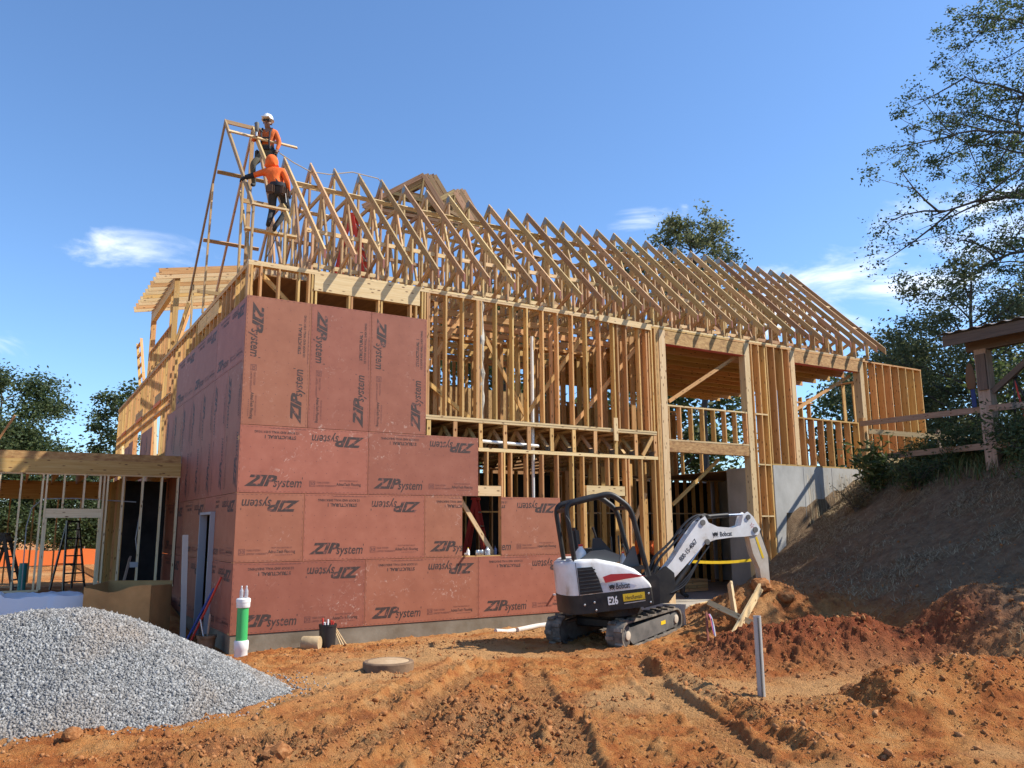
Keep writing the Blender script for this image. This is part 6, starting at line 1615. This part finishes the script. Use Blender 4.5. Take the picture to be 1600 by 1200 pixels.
# steel pipe post, stake with ribbon, loose boards
x, y = 4.03, -8.10; z = gz(x, y) - .22
PP = thing('steel_post', 'bare grey steel pipe post standing in the clay before the slope', 'post', (x, y, z))
bm = bmesh.new(); R0 = [(.050, -.2), (.050, 1.09)]
add_lathe(bm, [(.044, -.2), (.044, 1.09), (.037, 1.09), (.037, .9)], 20, T(x, y, z)); bm_obj('pipe', bm, noise_mat('dull_galvanised', [(.3, (.34, .34, .32)), (.7, (.50, .49, .47))], scale=6, rough=.6, metal=.1, stretch=(1, 1, .2)), PP, Matrix.Identity(4), True)
bm = bmesh.new(); add_box(bm, (x - .03, y - .045, z + .5), (.012, .012, 1.15)); bm_obj('seam', bm, M_ESTEEL, PP, Matrix.Identity(4))
x, y = 6.25, -5.05; z = gz(x, y)
ST = thing('ribbon_stake', 'brown survey stake tied with pink and blue ribbon', 'stake', (x, y, z))
beam(ST, 'stake', (x, y, z - .1), (x + .01, y + .02, z + .50), .035, .02, M_REDEND, (0, 1, 0))
for k, m in enumerate((mat('pink_ribbon', (.75, .20, .30), .6), mat('blue_ribbon', (.10, .20, .60), .6), M_WHITE)):
    bm = bmesh.new(); pts = [Vector((x + .02 + .01 * k, y - .02, z + .47)), Vector((x + .05 + .012 * k, y - .03, z + .40)), Vector((x + .07 + .02 * k, y - .03, z + .28)), Vector((x + .11 + .02 * k, y - .02, z + .16 - .03 * k))]
    add_strip(bm, [p + Vector((-.011, 0, 0)) for p in pts], [p + Vector((.011, 0, .004)) for p in pts], (0, .002, 0)); bm_obj('ribbon', bm, m, ST, Matrix.Identity(4))
for lab, a, b, w, d in (('thick short timber lying across the other boards on the mound', (7.02, -4.32, .50), (7.30, -5.02, .20), .09, .09), ('long board sloping down the mound under the thick timber', (8.00, -4.62, .74), (6.72, -5.10, .00), .04, .14), ('board standing steeply behind the thick timber on the mound', (7.60, -4.27, .80), (7.30, -4.66, .16), .04, .14)):
    tag(beam(None, 'board', a, b, w, d, M_PALE, (.3, .2, 1)), lab, 'board', 'boards dumped on the mound')
big_clod(8.15, -4.45, .20, 'large grey brown lump of soil at the top of the mound', 7); big_clod(8.45, -4.75, .15, 'smaller brown lump below the large lump on the mound', 8)
# lumber at the entry, plank, tape
LS = thing('lumber_stack', 'stack of long brown boards lying across the entry bay', 'lumber', (12.6, 1.9, 0))
for i in range(4):
    for j in range(3): beam(LS, 'board', (11.9 + .05 * j, 1.9 + .15 * j, .05 + .085 * i), (14.6, 1.5 + .15 * j, .05 + .085 * i), .075, .13, M_OSB if i % 2 else M_WOOD, (0, 1, 0)) if False else beam(LS, 'board', (11.95 + .05 * j, 2.6 + .15 * j, .03 + .085 * i), (13.8, 2.6 + .15 * j, .03 + .085 * i), .075, .13, M_WOOD, (0, 1, 0))
tag(beam(None, 'plank', (10.2, -.62, -.04), (11.5, -.34, .05), .09, .24, M_PALE, (0, 1, 0)), 'pale thick plank lying at the foot of the entry bay', 'plank')
bm = bmesh.new(); pts = []
for k in range(13):
    t = k / 12; pts.append(Vector((10.24 + 2.9 * t, -.02, 1.02 - .32 * t * (1 - t) - .05 * t)))
for a, b in zip(pts, pts[1:]):
    Mx, L = axes(a, b, (0, 1, 0))
    add_box(bm, (0, 0, 0), (.07, .004, L + .004), Mx)
tag(bm_obj('caution_tape', bm, M_YEL, None, Matrix.Identity(4)), 'yellow caution tape strung across the entry bay', 'tape')

# -- by the left wall
CB = thing('cardboard_box', 'big open torn cardboard box behind the gravel heap', 'box', (-1.4, 2.2, -.2))
M_CARD = noise_mat('corrugated_cardboard', [(.3, (.30, .165, .06)), (.6, (.42, .24, .09)), (.8, (.48, .29, .12))], scale=2.5, rough=.85, bump=.15)
Mb = T(-1.36, 2.25, 0) @ Rz(math.radians(-33))
def wall_wavy(name, p0, p1, z0, top, m, th=.012, label=None):
    bm = bmesh.new(); n = 14
    p0, p1 = Vector(p0), Vector(p1); nn = Vector((-(p1 - p0).y, (p1 - p0).x)).normalized() * th
    rows = []
    for k in range(n + 1):
        t = k / n; q = p0.lerp(p1, t); zt = top(t)
        rows.append([bm.verts.new((q.x, q.y, z0)), bm.verts.new((q.x, q.y, zt)), bm.verts.new((q.x + nn.x, q.y + nn.y, zt)), bm.verts.new((q.x + nn.x, q.y + nn.y, z0))])
    for a, b in zip(rows, rows[1:]):
        for i in range(3): bm.faces.new((a[i], b[i], b[i + 1], a[i + 1]))
    bm.faces.new(rows[0]); bm.faces.new(rows[-1][::-1])
    return bm_obj(name, bm, m, CB, Mb)
wall_wavy('side', (-.62, -.42), (.62, -.42), -.4, lambda t: .76 - .10 * math.sin(math.pi * min(1, t * 1.25)) ** 2 + .05 * t, M_CARD)
wall_wavy('side', (.62, -.42), (.62, .42), -.4, lambda t: .80 - .03 * t, M_CARD); wall_wavy('side', (-.62, .42), (.62, .42), -.4, lambda t: .84, M_CARD); wall_wavy('side', (-.62, -.42), (-.62, .42), -.4, lambda t: .78 + .05 * t, M_CARD)
WS = thing('wrapped_stack', 'stack wrapped in wrinkled white plastic at the left edge', 'wrapped stack', (-3.0, 3.3, .1))
bm = bmesh.new(); bmesh.ops.create_grid(bm, x_segments=60, y_segments=24, size=.5)
for v in bm.verts:
    x, y = v.co.x, v.co.y
    ex = min(.5 - abs(x), .5 - abs(y))
    drop = max(0, .10 - ex) / .10
    w = fbm(np.array([x * 9]), np.array([y * 4]), 4, 3, ridged=True)[0] - .5
    v.co = Vector((-3.35 + x * 3.1, 3.35 + y * 1.3, .60 + .09 * w - .85 * drop ** 2 + .05 * (x < 0)))
bm_obj('plastic_sheet', bm, mat('white_sheeting', (.62, .65, .70), .35), WS, Matrix.Identity(4), True)
tag(beam(None, 'white_post', (-.40, 2.0, -.35), (-.46, 2.05, 1.70), .10, .05, mat('primed_white', (.50, .48, .44), .6), (0, 1, 0)), 'upright white painted board standing before the side door', 'post')
tag(tube_obj('level_pole', [(-.42, 1.30, -.30), (-.03, .72, .95)], .022, M_RED, None, 8), 'red pole leaning on the side wall by the door', 'pole')
tag(tube_obj('level_pole', [(-.45, 1.55, -.30), (-.05, 1.20, .72)], .022, mat('blue_paint', (.03, .07, .30), .5), None, 8), 'blue pole leaning behind the red one', 'pole')
z = gz(-.28, .45)
MB = thing('mud_bucket', 'dirty round pail of tools at the foot of the side door', 'bucket', (-.28, .45, z))
bm = bmesh.new(); add_lathe(bm, [(.13, -.04), (.155, .24), (.168, .245), (.168, .29), (.15, .29), (.14, .2)], 20, T(-.28, .45, z)); bm_obj('pail', bm, noise_mat('dirty_pail', [(.3, (.10, .06, .03)), (.7, (.22, .15, .09))], scale=5, rough=.8), MB, Matrix.Identity(4), True)
for k, (dx, dy) in enumerate(((-.10, .1), (.06, .05), (.02, -.08))): tube_obj('tool_handle', [(-.28, .45, z + .05), (-.28 + dx, .45 + dy, z + .55 + .05 * k)], .016, M_GREYWOOD if k else M_STEEL, MB, 8)
# -- inside the low wing
def step_ladder(label, apex, f, spread, half, m, group='step ladders', steps=7):
    """A-frame ladder: apex point, unit direction f of the tread side, spread of the feet, half width"""
    t = thing('step_ladder', label, 'ladder', (apex[0], apex[1], apex[2] - spread[1]), 0, group)
    A = Vector(apex); F = Vector((*f, 0)).normalized(); W = Vector((-F.y, F.x, 0)); H = spread[1]
    for sgn, rails in ((1, 'front_rail'), (-1, 'rear_rail')):
        for s in (-1, 1): beam(t, rails, A + W * s * half * .55 , A + F * sgn * spread[0] + W * s * half - Vector((0, 0, H)), .035, .075, m, F)
    for k in range(1, steps + 1):
        w = k / (steps + 1.0); p = A + F * spread[0] * w - Vector((0, 0, H * w)); hw = half * (.55 + .45 * w)
        beam(t, 'step', p - W * hw, p + W * hw, .03, .08, M_STEEL if m is M_RED else m, F)
    for k in (2, 5):
        w = k / 8.0; p = A - F * spread[0] * w - Vector((0, 0, H * w)); hw = half * (.55 + .45 * w); beam(t, 'cross_bar', p - W * hw, p + W * hw, .02, .03, m, (0, 0, 1))
    beam(t, 'top_cap', A - W * half * .6, A + W * half * .6, .05, .16, m, F)
step_ladder('red step ladder standing inside the roof trusses behind the header', (2.75, 2.05, 8.86), (.80, -.60), (.46, 2.05), .28, M_RED)
step_ladder('red step ladder inside the sheathed window opening', (5.65, 1.5, 2.45), (.7, -.6), (.45, 2.45), .28, M_RED)
gl = gz(-1.9, 9.6)
step_ladder('dark step ladder inside the low wing seen through its doorway', (-1.98, 9.6, gl + 1.75), (.3, -1), (.45, 1.75), .26, M_DARK)
step_ladder('dark step ladder inside the low wing at the left edge', (-3.45, 8.6, gl + 1.45), (1, -.4), (.40, 1.45), .26, M_DARK)
bm = bmesh.new(); add_lathe(bm, [(.085, .2), (.085, 1.05), (.075, 1.05), (.075, .9)], 18, T(-3.03, 7.9, 0)); tag(bm_obj('teal_pipe', bm, mat('teal_pipe', (.02, .22, .21), .45), None, Matrix.Identity(4), True), 'short upright teal pipe inside the low wing', 'pipe')
tag(beam(None, 'loose_board', (-1.05, 6.3, .45), (-.86, 6.9, 1.15), .04, .14, M_GREYWOOD, (0, 1, 0)), 'grey board leaning inside the low wing by the black sheet', 'board')
tag(beam(None, 'leaning_board', (-4.2, 6.6, 2.9), (-3.50, 6.3, 4.35), .04, .14, M_WOOD, (0, 1, 0)), 'board sticking up past the roof edge at the left margin', 'board')
# orange barrier fence across the yard behind
OF = thing('barrier_fence', 'orange barrier mesh fence crossing the dirt yard behind the low wing', 'fence', (-4, 34, 0))
for k in range(9): tube_obj('stake', [(-12 + 2.4 * k, 34, -.1), (-12 + 2.4 * k, 34, 1.0)], .03, M_GREYWOOD, OF, 6)
bm = bmesh.new(); pts = [(-12 + .4 * k, 33.96, .10 * math.sin(k * .9) * .5) for k in range(49)]
add_strip(bm, [(x, y, .06) for x, y, s in pts], [(x, y, .84 + s) for x, y, s in pts], (0, .006, 0)); bm_obj('mesh_panel', bm, M_ORANGE, OF, Matrix.Identity(4))
# hose from the ridge
tag(tube_obj('air_hose', [(1.13, 2.55, 10.22), (1.45, 2.6, 10.1), (1.9, 2.72, 10.02), (2.4, 2.85, 10.12), (3.0, 2.95, 10.36), (3.7, 3.02, 10.38), (4.1, 3.2, 10.1)], .012, mat('tan_hose', (.45, .33, .18), .6), None, 6), 'thin tan air hose trailing from the ridge worker along the truss peaks', 'hose')
tag(tube_obj('safety_rope', [(.62, .30, 7.55), (.5, .35, 7.2), (.36, .40, 6.82)], .008, M_STRAP, None, 5), 'dark rope hanging below the hooded worker', 'rope')
beam(HOUSE, 'foot_board', (-.02, .42, 7.49), (.98, .42, 7.49), .04, .14, M_PALE, (0, 1, 0))
